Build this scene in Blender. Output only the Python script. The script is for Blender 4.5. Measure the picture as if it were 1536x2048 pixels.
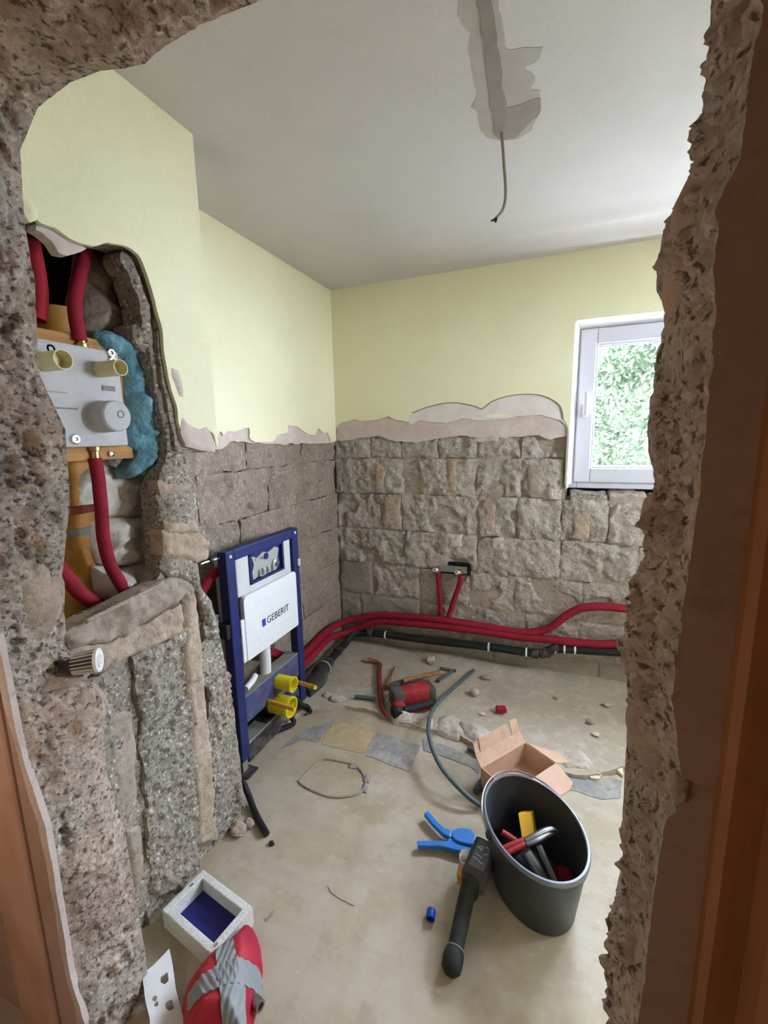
import bpy, bmesh, math, random
import numpy as np
from mathutils import Vector, Matrix
random.seed(4)
for o in list(bpy.data.objects): bpy.data.objects.remove(o)
S = bpy.context.scene
COL = S.collection
PI = math.pi
# ------------------------------------------------------------------ camera
FPX, EYE = 876.56, np.array([0., 0., 1.42])
YAW, PITCH, ROLL = [math.radians(a) for a in (21.828, 9.788, 1.12)]
_f = np.array([-math.sin(YAW)*math.cos(PITCH), math.cos(YAW)*math.cos(PITCH), -math.sin(PITCH)])
_r = np.array([math.cos(YAW), math.sin(YAW), 0.])
_d = np.cross(_f, _r)
RR = math.cos(ROLL)*_r+math.sin(ROLL)*_d
DD = -math.sin(ROLL)*_r+math.cos(ROLL)*_d
cam = bpy.data.cameras.new('camera')
cam.sensor_fit = 'VERTICAL'; cam.sensor_height = 36; cam.lens = FPX/2048*36
cam.clip_start = 0.02
co = bpy.data.objects.new('camera', cam); COL.objects.link(co)
co.matrix_world = Matrix(((RR[0], -DD[0], -_f[0], EYE[0]), (RR[1], -DD[1], -_f[1], EYE[1]), (RR[2], -DD[2], -_f[2], EYE[2]), (0, 0, 0, 1)))
S.camera = co
# ------------------------------------------------------------------ light
W = bpy.data.worlds.new('sky'); S.world = W; W.use_nodes = True
bg = W.node_tree.nodes['Background']
bg.inputs[0].default_value = (0.68, 0.765, 1.0, 1); bg.inputs[1].default_value = 43.0
S.view_settings.view_transform = 'Standard'; S.view_settings.look = 'None'
S.view_settings.exposure = 1.35; S.view_settings.gamma = 1
S.view_settings.use_curve_mapping = False
WX0, WX1, WZ0, WZ1 = 0.045, 1.22, 1.115, 1.985       # window opening
YB, XB, XA, ZC = 2.57, -1.355, -1.05, 2.31           # back wall, left wall, boxed-out wall, ceiling
YN0, YN1 = 0.47, 0.62                                # the broken wall the photo looks through
XR = 1.35
po = bpy.data.lights.new('window_portal', 'AREA'); po.shape = 'RECTANGLE'
po.size = WX1-WX0; po.size_y = WZ1-WZ0; po.cycles.is_portal = True
p_ = bpy.data.objects.new('window_portal', po); COL.objects.link(p_)
p_.location = ((WX0+WX1)/2, 2.80, (WZ0+WZ1)/2); p_.rotation_euler = (-PI/2, 0, 0)
VY0, VY1, VZ0, VZ1 = 1.45, 1.95, 1.35, 1.90          # unseen second window, added in the right wall for side light
po2 = bpy.data.lights.new('side_portal', 'AREA'); po2.shape = 'RECTANGLE'
po2.size = VZ1-VZ0; po2.size_y = VY1-VY0; po2.cycles.is_portal = True
p2_ = bpy.data.objects.new('side_portal', po2); COL.objects.link(p2_)
p2_.location = (1.56, (VY0+VY1)/2, (VZ0+VZ1)/2); p2_.rotation_euler = (0, PI/2, 0)
hl = bpy.data.lights.new('hallway_fill', 'POINT'); hl.energy = 2.3; hl.color = (1, .82, .66); hl.shadow_soft_size = .18  # unseen warm fill, added to brighten the lower left hall face
h_ = bpy.data.objects.new('hallway_fill', hl); COL.objects.link(h_); h_.location = (-.95, -.12, .95)
# ------------------------------------------------------------------ measuring: a ray of the photo to a plane of the place
def ray(x, y): return (x-768)*RR+(y-1024)*DD+FPX*_f
def LX(x, y, X): v = ray(x, y); return EYE+v*((X-EYE[0])/v[0])
def LY(x, y, Y): v = ray(x, y); return EYE+v*((Y-EYE[1])/v[1])
def LZ(x, y, Z): v = ray(x, y); return EYE+v*((Z-EYE[2])/v[2])
# ------------------------------------------------------------------ noise
def h3(i, j, k, s):
    n = (i.astype(np.int64)*374761393+j.astype(np.int64)*668265263+k.astype(np.int64)*2147483647+s*974634777) & 0xFFFFFFFF
    n = ((n ^ (n >> 13))*1274126177) & 0xFFFFFFFF
    n = ((n ^ (n >> 16))*2246822519) & 0xFFFFFFFF
    n = n ^ (n >> 15)
    return (n & 0xFFFFFF)/float(0x1000000)
def vn(p, s=0):
    i = np.floor(p); f = p-i; f = f*f*(3-2*f); i = i.astype(np.int64); r = 0
    for a in (0, 1):
        for b in (0, 1):
            for c in (0, 1):
                w = (f[:, 0] if a else 1-f[:, 0])*(f[:, 1] if b else 1-f[:, 1])*(f[:, 2] if c else 1-f[:, 2])
                r = r+w*h3(i[:, 0]+a, i[:, 1]+b, i[:, 2]+c, s)
    return r*2-1
def fbm(p, o=4, s=0):
    r = 0; a = .5
    for k in range(o): r = r+a*vn(p*(2**k)+k*17.3, s+k); a *= .55
    return r
def wor(p, s=0):
    i = np.floor(p).astype(np.int64); F1 = np.full(len(p), 9.); ID = np.zeros(len(p))
    for a in (-1, 0, 1):
        for b in (-1, 0, 1):
            for c in (-1, 0, 1):
                x, y, z = i[:, 0]+a, i[:, 1]+b, i[:, 2]+c
                q = np.stack([x+h3(x, y, z, s), y+h3(x, y, z, s+1), z+h3(x, y, z, s+2)], 1)
                d = np.sqrt(((p-q)**2).sum(1)); m = d < F1
                F1 = np.where(m, d, F1); ID = np.where(m, h3(x, y, z, s+3), ID)
    return F1, ID
def gravel(p, sc, s=0):                       # odd stones and pits in a matrix
    q = p*sc; q = q+.55*np.stack([fbm(q*.7+a*7.7, 2, s+60+a) for a in range(3)], 1)
    F, I = wor(q, s)
    st_ = np.sqrt(np.clip(.5-F*F*1.2, 0, 1))
    return np.where(I > .42, st_*(I-.25)*1.5, -.45*st_*(I < .16))
# ------------------------------------------------------------------ materials
def lin(c): return tuple(((v/255+.055)/1.055)**2.4 if v > 10 else v/255/12.92 for v in c)+(1,)
def mat(name, base, layers=(), rough=.8, bump=(), metal=0, spec=.3, trans=0, emit=None):
    m = bpy.data.materials.new(name); m.use_nodes = True
    nt = m.node_tree; N = nt.nodes; L = nt.links; b = N['Principled BSDF']
    tc = N.new('ShaderNodeTexCoord').outputs['Object']
    def tex(t, sc):
        if isinstance(sc, tuple):
            mp = N.new('ShaderNodeMapping'); mp.inputs['Scale'].default_value = sc; L.new(tc, mp.inputs[0]); v = mp.outputs[0]; sc = 1
        else: v = tc
        if t == 'noise':
            n = N.new('ShaderNodeTexNoise'); n.inputs['Scale'].default_value = sc; n.inputs['Detail'].default_value = 6; n.inputs['Roughness'].default_value = .62
            L.new(v, n.inputs['Vector']); return n.outputs['Fac']
        if t == 'vor':
            n = N.new('ShaderNodeTexVoronoi'); n.inputs['Scale'].default_value = sc; L.new(v, n.inputs['Vector']); return n.outputs['Distance']
        if t == 'cell':
            n = N.new('ShaderNodeTexVoronoi'); n.inputs['Scale'].default_value = sc; L.new(v, n.inputs['Vector'])
            s = N.new('ShaderNodeSeparateColor'); L.new(n.outputs['Color'], s.inputs[0]); return s.outputs[0]
        if t == 'wave':
            n = N.new('ShaderNodeTexWave'); n.inputs['Scale'].default_value = sc; n.inputs['Distortion'].default_value = 3; n.inputs['Detail'].default_value = 3
            L.new(v, n.inputs['Vector']); return n.outputs['Fac']
    cur = None
    for l in layers:
        t, sc, lo, hi, c = l[:5]; op = l[5] if len(l) > 5 else 1
        mr = N.new('ShaderNodeMapRange'); mr.inputs[1].default_value = lo; mr.inputs[2].default_value = hi; mr.inputs[4].default_value = op
        L.new(tex(t, sc), mr.inputs[0])
        mx = N.new('ShaderNodeMix'); mx.data_type = 'RGBA'; L.new(mr.outputs[0], mx.inputs[0])
        if cur: L.new(cur, mx.inputs[6])
        else: mx.inputs[6].default_value = lin(base)
        mx.inputs[7].default_value = lin(c); cur = mx.outputs[2]
    if cur: L.new(cur, b.inputs['Base Color'])
    else: b.inputs['Base Color'].default_value = lin(base)
    nrm = None
    for t, sc, st, di in bump:
        bn = N.new('ShaderNodeBump'); bn.inputs['Strength'].default_value = st; bn.inputs['Distance'].default_value = di
        L.new(tex(t, sc), bn.inputs['Height'])
        if nrm: L.new(nrm, bn.inputs['Normal'])
        nrm = bn.outputs[0]
    if nrm: L.new(nrm, b.inputs['Normal'])
    b.inputs['Roughness'].default_value = rough; b.inputs['Metallic'].default_value = metal
    b.inputs['Specular IOR Level'].default_value = spec
    return m
DUST = (176, 164, 146)
MT = dict(
 block=mat('block_grey', (164, 152, 140), [('noise', 5, .38, .62, (184, 170, 158)), ('noise', 24, .52, .7, (136, 124, 112), .8), ('cell', 110, .88, .92, (206, 198, 188), .5), ('noise', 90, .58, .7, (112, 101, 91), .7)], .95, [('noise', 40, .8, .012), ('vor', 90, .4, .005)]),
 blockw=mat('block_warm', (148, 130, 116), [('noise', 6, .38, .62, (164, 145, 130)), ('noise', 30, .52, .7, (122, 105, 92), .8), ('cell', 120, .9, .93, (196, 186, 176), .5), ('noise', 100, .58, .72, (106, 91, 80), .6)], .95, [('noise', 50, .8, .012), ('noise', 140, .5, .005)]),
 blocksm=mat('block_smooth', (150, 140, 128), [('noise', 9, .4, .65, (166, 154, 141)), ('noise', 60, .5, .75, (126, 116, 106), .7)], .95, [('noise', 120, .4, .004)]),
 gravel=mat('gravel_concrete', (186, 165, 148), [('noise', 4, .44, .6, (178, 170, 156)), ('noise', 7, .52, .64, (204, 178, 158)), ('cell', 170, .2, .9, (150, 133, 120), .55), ('cell', 130, .93, .95, (208, 196, 182), .7), ('noise', 22, .55, .7, (128, 110, 97), .6), ('noise', 80, .535, .62, (76, 62, 54), .85)], .95, [('noise', 75, .7, .009)]),
 gravelg=mat('gravel_grey', (156, 145, 132), [('noise', 5, .42, .62, (174, 160, 144)), ('cell', 190, .2, .9, (130, 119, 107), .6), ('cell', 140, .92, .94, (212, 204, 192), .8), ('noise', 26, .55, .7, (126, 114, 102), .6), ('noise', 90, .535, .62, (78, 67, 59), .85)], .95, [('noise', 85, .7, .009)]),
 mortar=mat('mortar', (172, 151, 132), [('noise', 8, .4, .62, (188, 168, 148)), ('noise', 45, .52, .68, (138, 120, 104), .75)], .95, [('noise', 36, .8, .012), ('noise', 120, .5, .004)]),
 mortarg=mat('mortar_grey', (160, 145, 129), [('noise', 10, .4, .62, (176, 160, 144)), ('noise', 50, .53, .7, (128, 115, 102), .75)], .95, [('noise', 40, .7, .010), ('noise', 120, .5, .004)]),
 pink=mat('plaster_pink', (200, 180, 170), [('noise', 12, .4, .65, (212, 196, 186)), ('noise', 50, .55, .75, (176, 152, 142), .7)], .95, [('noise', 60, .4, .005)]),
 white=mat('plaster_white', (226, 216, 208), [('noise', 10, .45, .7, (214, 202, 195))], .9, [('noise', 60, .2, .003)]),
 crack=mat('crack_dark', (120, 108, 92)),
 yellow=mat('paint_yellow', (236, 229, 194), [('noise', 3, .4, .65, (232, 224, 187)), ('noise', 70, .45, .65, (240, 234, 202), .5)], .85, [('noise', 190, .25, .003)]),
 ceil=mat('ceiling_white', (205, 199, 196), [('noise', 2.5, .4, .7, (198, 192, 189)), ('noise', 140, .45, .65, (210, 204, 201), .5)], .9, [('noise', 160, .2, .003)]),
 putty1=mat('putty_light', (178, 170, 164), [('noise', 14, .4, .65, (170, 162, 156))], .9),
 putty2=mat('putty_dark', (146, 137, 130), [('noise', 14, .4, .65, (136, 128, 122))], .9),
 putty3=mat('putty_mid', (154, 142, 134), [('noise', 14, .4, .65, (146, 135, 128))], .9),
 floor=mat('floor_board', (181, 166, 146), [('noise', 1.8, .40, .60, (166, 149, 124)), ('noise', 5, .46, .66, (188, 176, 160), .8), ('noise', 11, .54, .68, (156, 138, 114), .5), ('noise', (3, 30, 3), .5, .75, (160, 144, 124), .35), ('noise', 40, .6, .75, (200, 190, 176), .5)], .62, [('noise', 90, .12, .002)], spec=.35),
 screed=mat('screed_dust', (184, 170, 152), [('noise', 3, .4, .62, (172, 159, 142)), ('noise', 16, .5, .72, (200, 188, 172), .8), ('noise', 60, .56, .75, (138, 124, 108), .7)], .95, [('noise', 40, .5, .01)]),
 rubble=mat('rubble_white', (204, 192, 178), [('noise', 10, .4, .62, (186, 172, 156)), ('noise', 40, .52, .7, (160, 146, 132), .8)], .95, [('noise', 45, .8, .012)]),
 patch=mat('floor_grey', (142, 138, 136), [('noise', 14, .42, .6, (168, 160, 150)), ('noise', 40, .5, .68, (122, 118, 117), .7)], .8, [('noise', 60, .3, .003)]),
 navy=mat('navy_steel', (28, 37, 92), [('noise', 18, .5, .75, (44, 52, 98), .7), ('noise', 60, .6, .78, (96, 96, 112), .5)], .5, spec=.4),
 navyd=mat('navy_dusty', (66, 70, 110), [('noise', 12, .45, .7, (98, 98, 112), .9)], .7),
 galv=mat('grey_channel', (128, 126, 118), [('noise', 14, .45, .7, (152, 146, 132))], .75),
 cist=mat('cistern_grey', (200, 200, 198), [('noise', 10, .5, .8, (186, 184, 178))], .6),
 plate=mat('white_plate', (224, 222, 222), [('noise', 30, .55, .8, (214, 212, 210))], .75, [('noise', 220, .2, .002)]),
 black=mat('black_plastic', (34, 33, 34), [('noise', 30, .55, .8, (74, 68, 62), .6)], .55),
 blackd=mat('black_dusty', (52, 50, 48), [('noise', 18, .45, .72, (110, 102, 92), .85)], .7),
 dark=mat('void_shade', (22, 19, 17)),  # black that stands for shade in gaps and openings
 ink=mat('print_black', (30, 30, 34)), inkb=mat('print_blue', (40, 62, 160)),
 chrome=mat('chrome', (205, 205, 205), rough=.22, metal=1), steel=mat('steel', (170, 168, 164), rough=.35, metal=1),
 brass=mat('brass', (200, 170, 110), rough=.35, metal=1),
 yplug=mat('yellow_plug', (232, 214, 40), [('noise', 20, .5, .8, (214, 190, 30))], .4, spec=.5),
 orod=mat('orange_rod', (222, 166, 50), rough=.5),
 red=mat('red_foam', (146, 24, 44), [('noise', 22, .45, .75, (122, 20, 36)), ('noise', 120, .6, .8, (160, 56, 64), .4)], .75, [('noise', 120, .3, .003)]),
 redd=mat('red_dark', (150, 20, 36), rough=.7),
 pvc=mat('white_pvc', (206, 203, 210), rough=.35, spec=.5),
 reveal=mat('reveal_white', (238, 234, 232), rough=.8),
 rubber=mat('seal_grey', (120, 122, 126), rough=.6),
 cable=mat('cable_grey', (150, 138, 126), rough=.6),
 wood=mat('wood_brown', (160, 104, 58), [('noise', (26, 26, 2.2), .4, .66, (136, 84, 44)), ('noise', 3, .45, .7, (176, 118, 70), .6)], .5, [('noise', (60, 60, 4), .15, .003)], spec=.35),
 board=mat('wood_board', (190, 140, 84), [('noise', (30, 3, 30), .4, .66, (164, 112, 62))], .7),
 nplaster=mat('plaster_brown', (182, 152, 134), [('noise', 5, .4, .65, (168, 138, 120)), ('noise', 40, .56, .76, (146, 118, 102), .6)], .85, [('noise', 60, .3, .004)]),
 hall=mat('hall_paint', (200, 172, 146), [('noise', 3, .4, .65, (190, 160, 134))], .9),
 cream=mat('cream_plastic', (226, 214, 170), rough=.45, spec=.4), boxw=mat('valve_box_grey', (192, 188, 188), [('noise', 40, .55, .8, (178, 174, 174))], .6),
 tan=mat('floor_tan', (184, 162, 128), [('noise', 9, .42, .62, (172, 150, 116)), ('noise', 30, .5, .7, (194, 176, 146), .6)], .75),
 dsteel=mat('tool_steel', (112, 110, 108), rough=.38, metal=.9), rdark=mat('cloth_dark_red', (96, 16, 28), rough=.9),
 shaft=mat('shaft_shade', (58, 48, 42), [('noise', 9, .4, .65, (44, 36, 32))], .95),  # darkness of the deep shaft put into this colour
 mech=mat('mechanism_grey', (196, 195, 192), rough=.3, metal=.4),
 silic=mat('silicone_dirty', (150, 139, 120), [('noise', 30, .45, .65, (168, 156, 136))], .7),
 lwood=mat('hall_board', (204, 164, 142), [('noise', (9, 9, 3.), .42, .66, (190, 146, 122)), ('noise', 4, .5, .7, (172, 124, 92), .6)], .6),
 bluef=mat('blue_foam', (116, 164, 180), [('noise', 26, .42, .62, (142, 186, 198)), ('noise', 60, .54, .7, (84, 130, 148), .8)], .95, [('noise', 60, 1., .014)]),
 wool=mat('white_wool', (236, 228, 218), [('noise', 9, .42, .65, (216, 204, 190)), ('noise', 40, .5, .72, (226, 218, 206), .8)], 1, [('noise', 30, .6, .012), ('noise', 160, .4, .004)]),
 woold=mat('grey_wool', (166, 148, 132), [('noise', 12, .42, .65, (140, 122, 108)), ('noise', 40, .5, .72, (142, 128, 114), .8)], 1, [('noise', 40, .7, .012)]),
 ochre=mat('ochre_pipe', (190, 136, 62), [('noise', 14, .45, .7, (160, 108, 46))], .5),
 led=mat('led_face', (240, 240, 236), rough=.4), ledb=mat('led_body', (206, 198, 184), [('noise', 40, .5, .75, (184, 172, 154))], .6),
 bucket=mat('bucket_black', (52, 53, 56), [('noise', 6, .5, .8, (74, 74, 78), .7), ('noise', 50, .6, .8, (96, 92, 88), .35)], .42, spec=.5),
 cardb=mat('cardboard', (200, 164, 142), [('noise', 20, .45, .7, (188, 150, 128)), ('noise', 3, .45, .7, (206, 172, 152), .6)], .85),
 bluet=mat('blue_tool', (44, 122, 204), [('noise', 30, .55, .8, (36, 100, 176))], .42, spec=.5),
 tool=mat('tool_grey', (78, 76, 72), [('noise', 40, .5, .75, (100, 96, 90), .7)], .6), toolb=mat('tool_black', (40, 40, 40), [('noise', 30, .5, .75, (66, 64, 62), .7)], .65),
 lcd=mat('tool_label', (112, 122, 136), rough=.35), ptxt=mat('tool_print', (236, 236, 236)), ptxty=mat('tool_print_yellow', (216, 206, 160)),
 yel=mat('yellow_tool', (214, 160, 32), rough=.55), bcap=mat('blue_cap', (26, 76, 176), rough=.4), tealc=mat('navy_liner', (38, 38, 110), [('noise', 8, .4, .7, (30, 30, 92))], .6),
 foamw=mat('white_foam', (232, 230, 224), [('vor', 220, .2, .6, (208, 206, 200))], .85, [('vor', 220, .35, .003)]),
 tape=mat('grey_tape', (140, 142, 142), [('noise', 20, .5, .8, (122, 124, 124))], .5, spec=.4),
 pipeg=mat('grey_hose', (86, 96, 98), [('noise', 40, .5, .8, (110, 114, 110))], .5),
 rust=mat('rust_red', (130, 56, 42), [('noise', 30, .45, .7, (104, 46, 36)), ('noise', 60, .55, .8, (150, 110, 90), .6)], .8),
 toolr=mat('tool_red', (166, 44, 46), [('noise', 26, .45, .7, (140, 36, 40)), ('noise', 60, .55, .75, (176, 120, 112), .7)], .6),
 handw=mat('wood_handle', (150, 104, 66), [('noise', 30, .45, .7, (120, 80, 50))], .7), copper=mat('copper_tip', (214, 140, 100), rough=.5),
 stone=mat('rubble_stone', (188, 174, 156), [('noise', 30, .45, .7, (160, 146, 130))], .95, [('noise', 60, .5, .006)]),
 chip=mat('beige_chip', (218, 200, 174)), leaf=mat('leaf_green', (50, 60, 40), [('noise', 1.6, .4, .62, (62, 72, 50)), ('noise', 9, .5, .7, (34, 44, 28), .8)], .6),
 bark=mat('bark', (90, 76, 60)), bounce_ground=mat('yard_bounce', (150, 148, 142), [('noise', 6, .4, .65, (136, 134, 128))], .9),
 yred=mat('red_bag', (170, 30, 54), [('noise', 14, .45, .7, (146, 26, 44)), ('noise', 5, .5, .7, (196, 66, 54), .7)], .6), wmetal=mat('white_metal', (224, 222, 220), rough=.5),
)
g = bpy.data.materials.new('window_glass'); g.use_nodes = True
nt = g.node_tree; nt.nodes.remove(nt.nodes['Principled BSDF'])
tr = nt.nodes.new('ShaderNodeBsdfTransparent'); tr.inputs[0].default_value = (.94, .97, .95, 1)
gl = nt.nodes.new('ShaderNodeBsdfGlossy'); gl.inputs['Roughness'].default_value = .02
mx = nt.nodes.new('ShaderNodeMixShader'); mx.inputs[0].default_value = .06
nt.links.new(tr.outputs[0], mx.inputs[1]); nt.links.new(gl.outputs[0], mx.inputs[2]); nt.links.new(mx.outputs[0], nt.nodes['Material Output'].inputs[0])
MT['glass'] = g
# ------------------------------------------------------------------ object helpers
def tag(o, label=None, cat=None, group=None, kind=None):
    if label: o['label'] = label
    if cat: o['category'] = cat
    if group: o['group'] = group
    if kind: o['kind'] = kind
    return o
def thing(name, label, cat, loc, group=None):
    o = bpy.data.objects.new(name, None); COL.objects.link(o); o.location = Vector(loc); o.empty_display_size = .05
    return tag(o, label, cat, group)
def pin(o, parent):
    o.parent = parent
    o.matrix_parent_inverse = Matrix.Translation(-parent.location)
def mk(name, V, F, m, parent=None, smooth=False):
    me = bpy.data.meshes.new(name)
    me.from_pydata([tuple(map(float, v)) for v in V] if not isinstance(V, np.ndarray) else V.tolist(), [], F if isinstance(F, list) else F.tolist())
    me.materials.append(MT[m] if isinstance(m, str) else m)
    if smooth: me.polygons.foreach_set('use_smooth', [True]*len(me.polygons))
    me.update()
    o = bpy.data.objects.new(name, me); COL.objects.link(o)
    if parent: pin(o, parent)
    return o
def fromb(name, bm, m, parent=None, smooth=False):
    bmesh.ops.recalc_face_normals(bm, faces=bm.faces[:])
    me = bpy.data.meshes.new(name); bm.to_mesh(me); bm.free()
    me.materials.append(MT[m] if isinstance(m, str) else m)
    if smooth:
        me.polygons.foreach_set('use_smooth', [True]*len(me.polygons))
        try: me.set_sharp_from_angle(angle=math.radians(40))
        except Exception: pass
    o = bpy.data.objects.new(name, me); COL.objects.link(o)
    if parent: pin(o, parent)
    return o
def basis(c, ax, ay, az): # columns
    return Matrix(((ax[0], ay[0], az[0], c[0]), (ax[1], ay[1], az[1], c[1]), (ax[2], ay[2], az[2], c[2]), (0, 0, 0, 1)))
def bbox(bm, lo, hi, bev=0, M=None, seg=2):
    n = bmesh.new(); bmesh.ops.create_cube(n, size=1)
    lo = Vector(lo); hi = Vector(hi)
    for v in n.verts: v.co = Vector((lo[i]+(v.co[i]+.5)*(hi[i]-lo[i]) for i in range(3)))
    if bev: bmesh.ops.bevel(n, geom=n.edges[:], offset=bev, segments=seg, affect='EDGES', profile=.5)
    if M: bmesh.ops.transform(n, matrix=M, verts=n.verts)
    t = bpy.data.meshes.new('tmp'); n.to_mesh(t); n.free(); bm.from_mesh(t); bpy.data.meshes.remove(t)
    return bm
def box(name, lo, hi, m, parent=None, bev=0, M=None, smooth=False):
    return fromb(name, bbox(bmesh.new(), lo, hi, bev, M), m, parent, smooth)
def crv(pts, n=6):
    P = [np.array(p, float) for p in pts]
    if len(P) < 3: return P
    Q = [2*P[0]-P[1]]+P+[2*P[-1]-P[-2]]; out = []
    for i in range(1, len(Q)-2):
        a, b, c, d = Q[i-1:i+3]
        for k in range(n):
            t = k/n
            out.append(.5*((2*b)+(c-a)*t+(2*a-5*b+4*c-d)*t*t+(3*b-a-3*c+d)*t**3))
    return out+[P[-1]]
def tubem(pts, r, seg=12, cap=True, V=None, F=None):
    V = [] if V is None else V; F = [] if F is None else F
    P = [np.array(p, float) for p in pts]; n = len(P)
    R = r if isinstance(r, (list, tuple, np.ndarray)) else [r]*n
    up = None; o = len(V)
    for i in range(n):
        t = P[min(i+1, n-1)]-P[max(i-1, 0)]; t = t/np.linalg.norm(t)
        if up is None: up = np.cross(t, [0, 0, 1.] if abs(t[2]) < .9 else [1., 0, 0])
        up = up-t*(up@t); up = up/np.linalg.norm(up); w = np.cross(t, up)
        for k in range(seg):
            a = 2*PI*k/seg; V.append(P[i]+R[i]*(math.cos(a)*up+math.sin(a)*w))
    for i in range(n-1):
        for k in range(seg):
            a, b = o+i*seg+k, o+i*seg+(k+1) % seg; F.append([a, b, b+seg, a+seg])
    if cap: F.append([o+k for k in range(seg)][::-1]); F.append([o+(n-1)*seg+k for k in range(seg)])
    return V, F
def tube(name, pts, r, m, parent=None, seg=14, n=6, cap=True):
    P = crv(pts, n) if n else pts
    if isinstance(r, list) and len(r) == len(pts) and n and len(pts) > 2: r = list(np.interp(np.linspace(0, len(pts)-1, len(P)), range(len(pts)), r))
    V, F = tubem(P, r, seg, cap)
    bm = bmesh.new(); vs = [bm.verts.new(v) for v in V]
    for f in F: bm.faces.new([vs[i] for i in f])
    return fromb(name, bm, m, parent, True)
def lathe(name, c, ax, prof, m, parent=None, seg=24, close=True):
    ax = np.array(ax, float); ax /= np.linalg.norm(ax)
    u = np.cross(ax, [0, 0, 1.] if abs(ax[2]) < .9 else [1., 0, 0]); u /= np.linalg.norm(u); w = np.cross(ax, u); c = np.array(c, float)
    bm = bmesh.new(); rings = []
    for (r, h) in prof:
        rings.append([bm.verts.new(c+ax*h+max(r, 1e-5)*(math.cos(2*PI*k/seg)*u+math.sin(2*PI*k/seg)*w)) for k in range(seg)])
    for a, b in zip(rings, rings[1:]):
        for k in range(seg): bm.faces.new([a[k], a[(k+1) % seg], b[(k+1) % seg], b[k]])
    if close:
        bm.faces.new(rings[0]); bm.faces.new(rings[-1])
    return fromb(name, bm, m, parent, True)
def prism(name, pts, d, m, parent=None, bev=0, smooth=False):     # polygon of 3-D points pushed along d
    bm = bmesh.new(); d = Vector(d); a = [bm.verts.new(Vector(p)) for p in pts]
    f = bm.faces.new(a); r = bmesh.ops.extrude_face_region(bm, geom=[f])
    bmesh.ops.translate(bm, vec=d, verts=[v for v in r['geom'] if isinstance(v, bmesh.types.BMVert)])
    if bev: bmesh.ops.bevel(bm, geom=bm.edges[:], offset=bev, segments=2, affect='EDGES', profile=.5)
    return fromb(name, bm, m, parent, smooth)
def jag(poly, amp, step, seed=0, closed=False, fr=1.0):
    P = [np.array(p, float) for p in poly]
    if closed: P = P+[P[0]]
    out = []
    for a, b in zip(P, P[1:]):
        n = max(1, int(np.linalg.norm(b-a)/step)); nn = np.array([-(b-a)[1], (b-a)[0]]); nn = nn/(np.linalg.norm(nn)+1e-9)
        for k in range(n):
            q = a+(b-a)*k/n
            s = fbm(np.array([[q[0]*18*fr, q[1]*18*fr, seed*3.7]]), 4, seed)[0]
            out.append(q+nn*s*amp)
    if not closed: out.append(P[-1])
    return out
FR = dict(back=lambda u, v, h: np.stack([u, YB-h, v], -1), left=lambda u, v, h: np.stack([XB+h, u, v], -1), boxed=lambda u, v, h: np.stack([XA+h, u, v], -1),
          floor=lambda u, v, h: np.stack([u, v, h], -1), ceil=lambda u, v, h: np.stack([u, v, ZC-h], -1))
def inside(x, y, loops):
    r = np.zeros(x.shape, bool)
    for L in loops:
        L = np.array(L); a = L; b = np.roll(L, -1, 0)
        for (x0, y0), (x1, y1) in zip(a, b):
            if y0 == y1: continue
            c = (y0 > y) != (y1 > y)
            r ^= c & (x < (x1-x0)*(y-y0)/(y1-y0)+x0)
    return r
def dist_to(x, y, loops):
    bd = np.full(x.shape, 9.); bx = x.copy(); by = y.copy()
    for L in loops:
        L = np.array(L)
        for p, q in zip(L, np.roll(L, -1, 0)):
            e = q-p; l = e@e+1e-12
            t = np.clip(((x-p[0])*e[0]+(y-p[1])*e[1])/l, 0, 1)
            X = p[0]+t*e[0]; Y = p[1]+t*e[1]; d = np.hypot(x-X, y-Y); m = d < bd
            bd = np.where(m, d, bd); bx = np.where(m, X, bx); by = np.where(m, Y, by)
    return bd, bx, by
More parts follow.
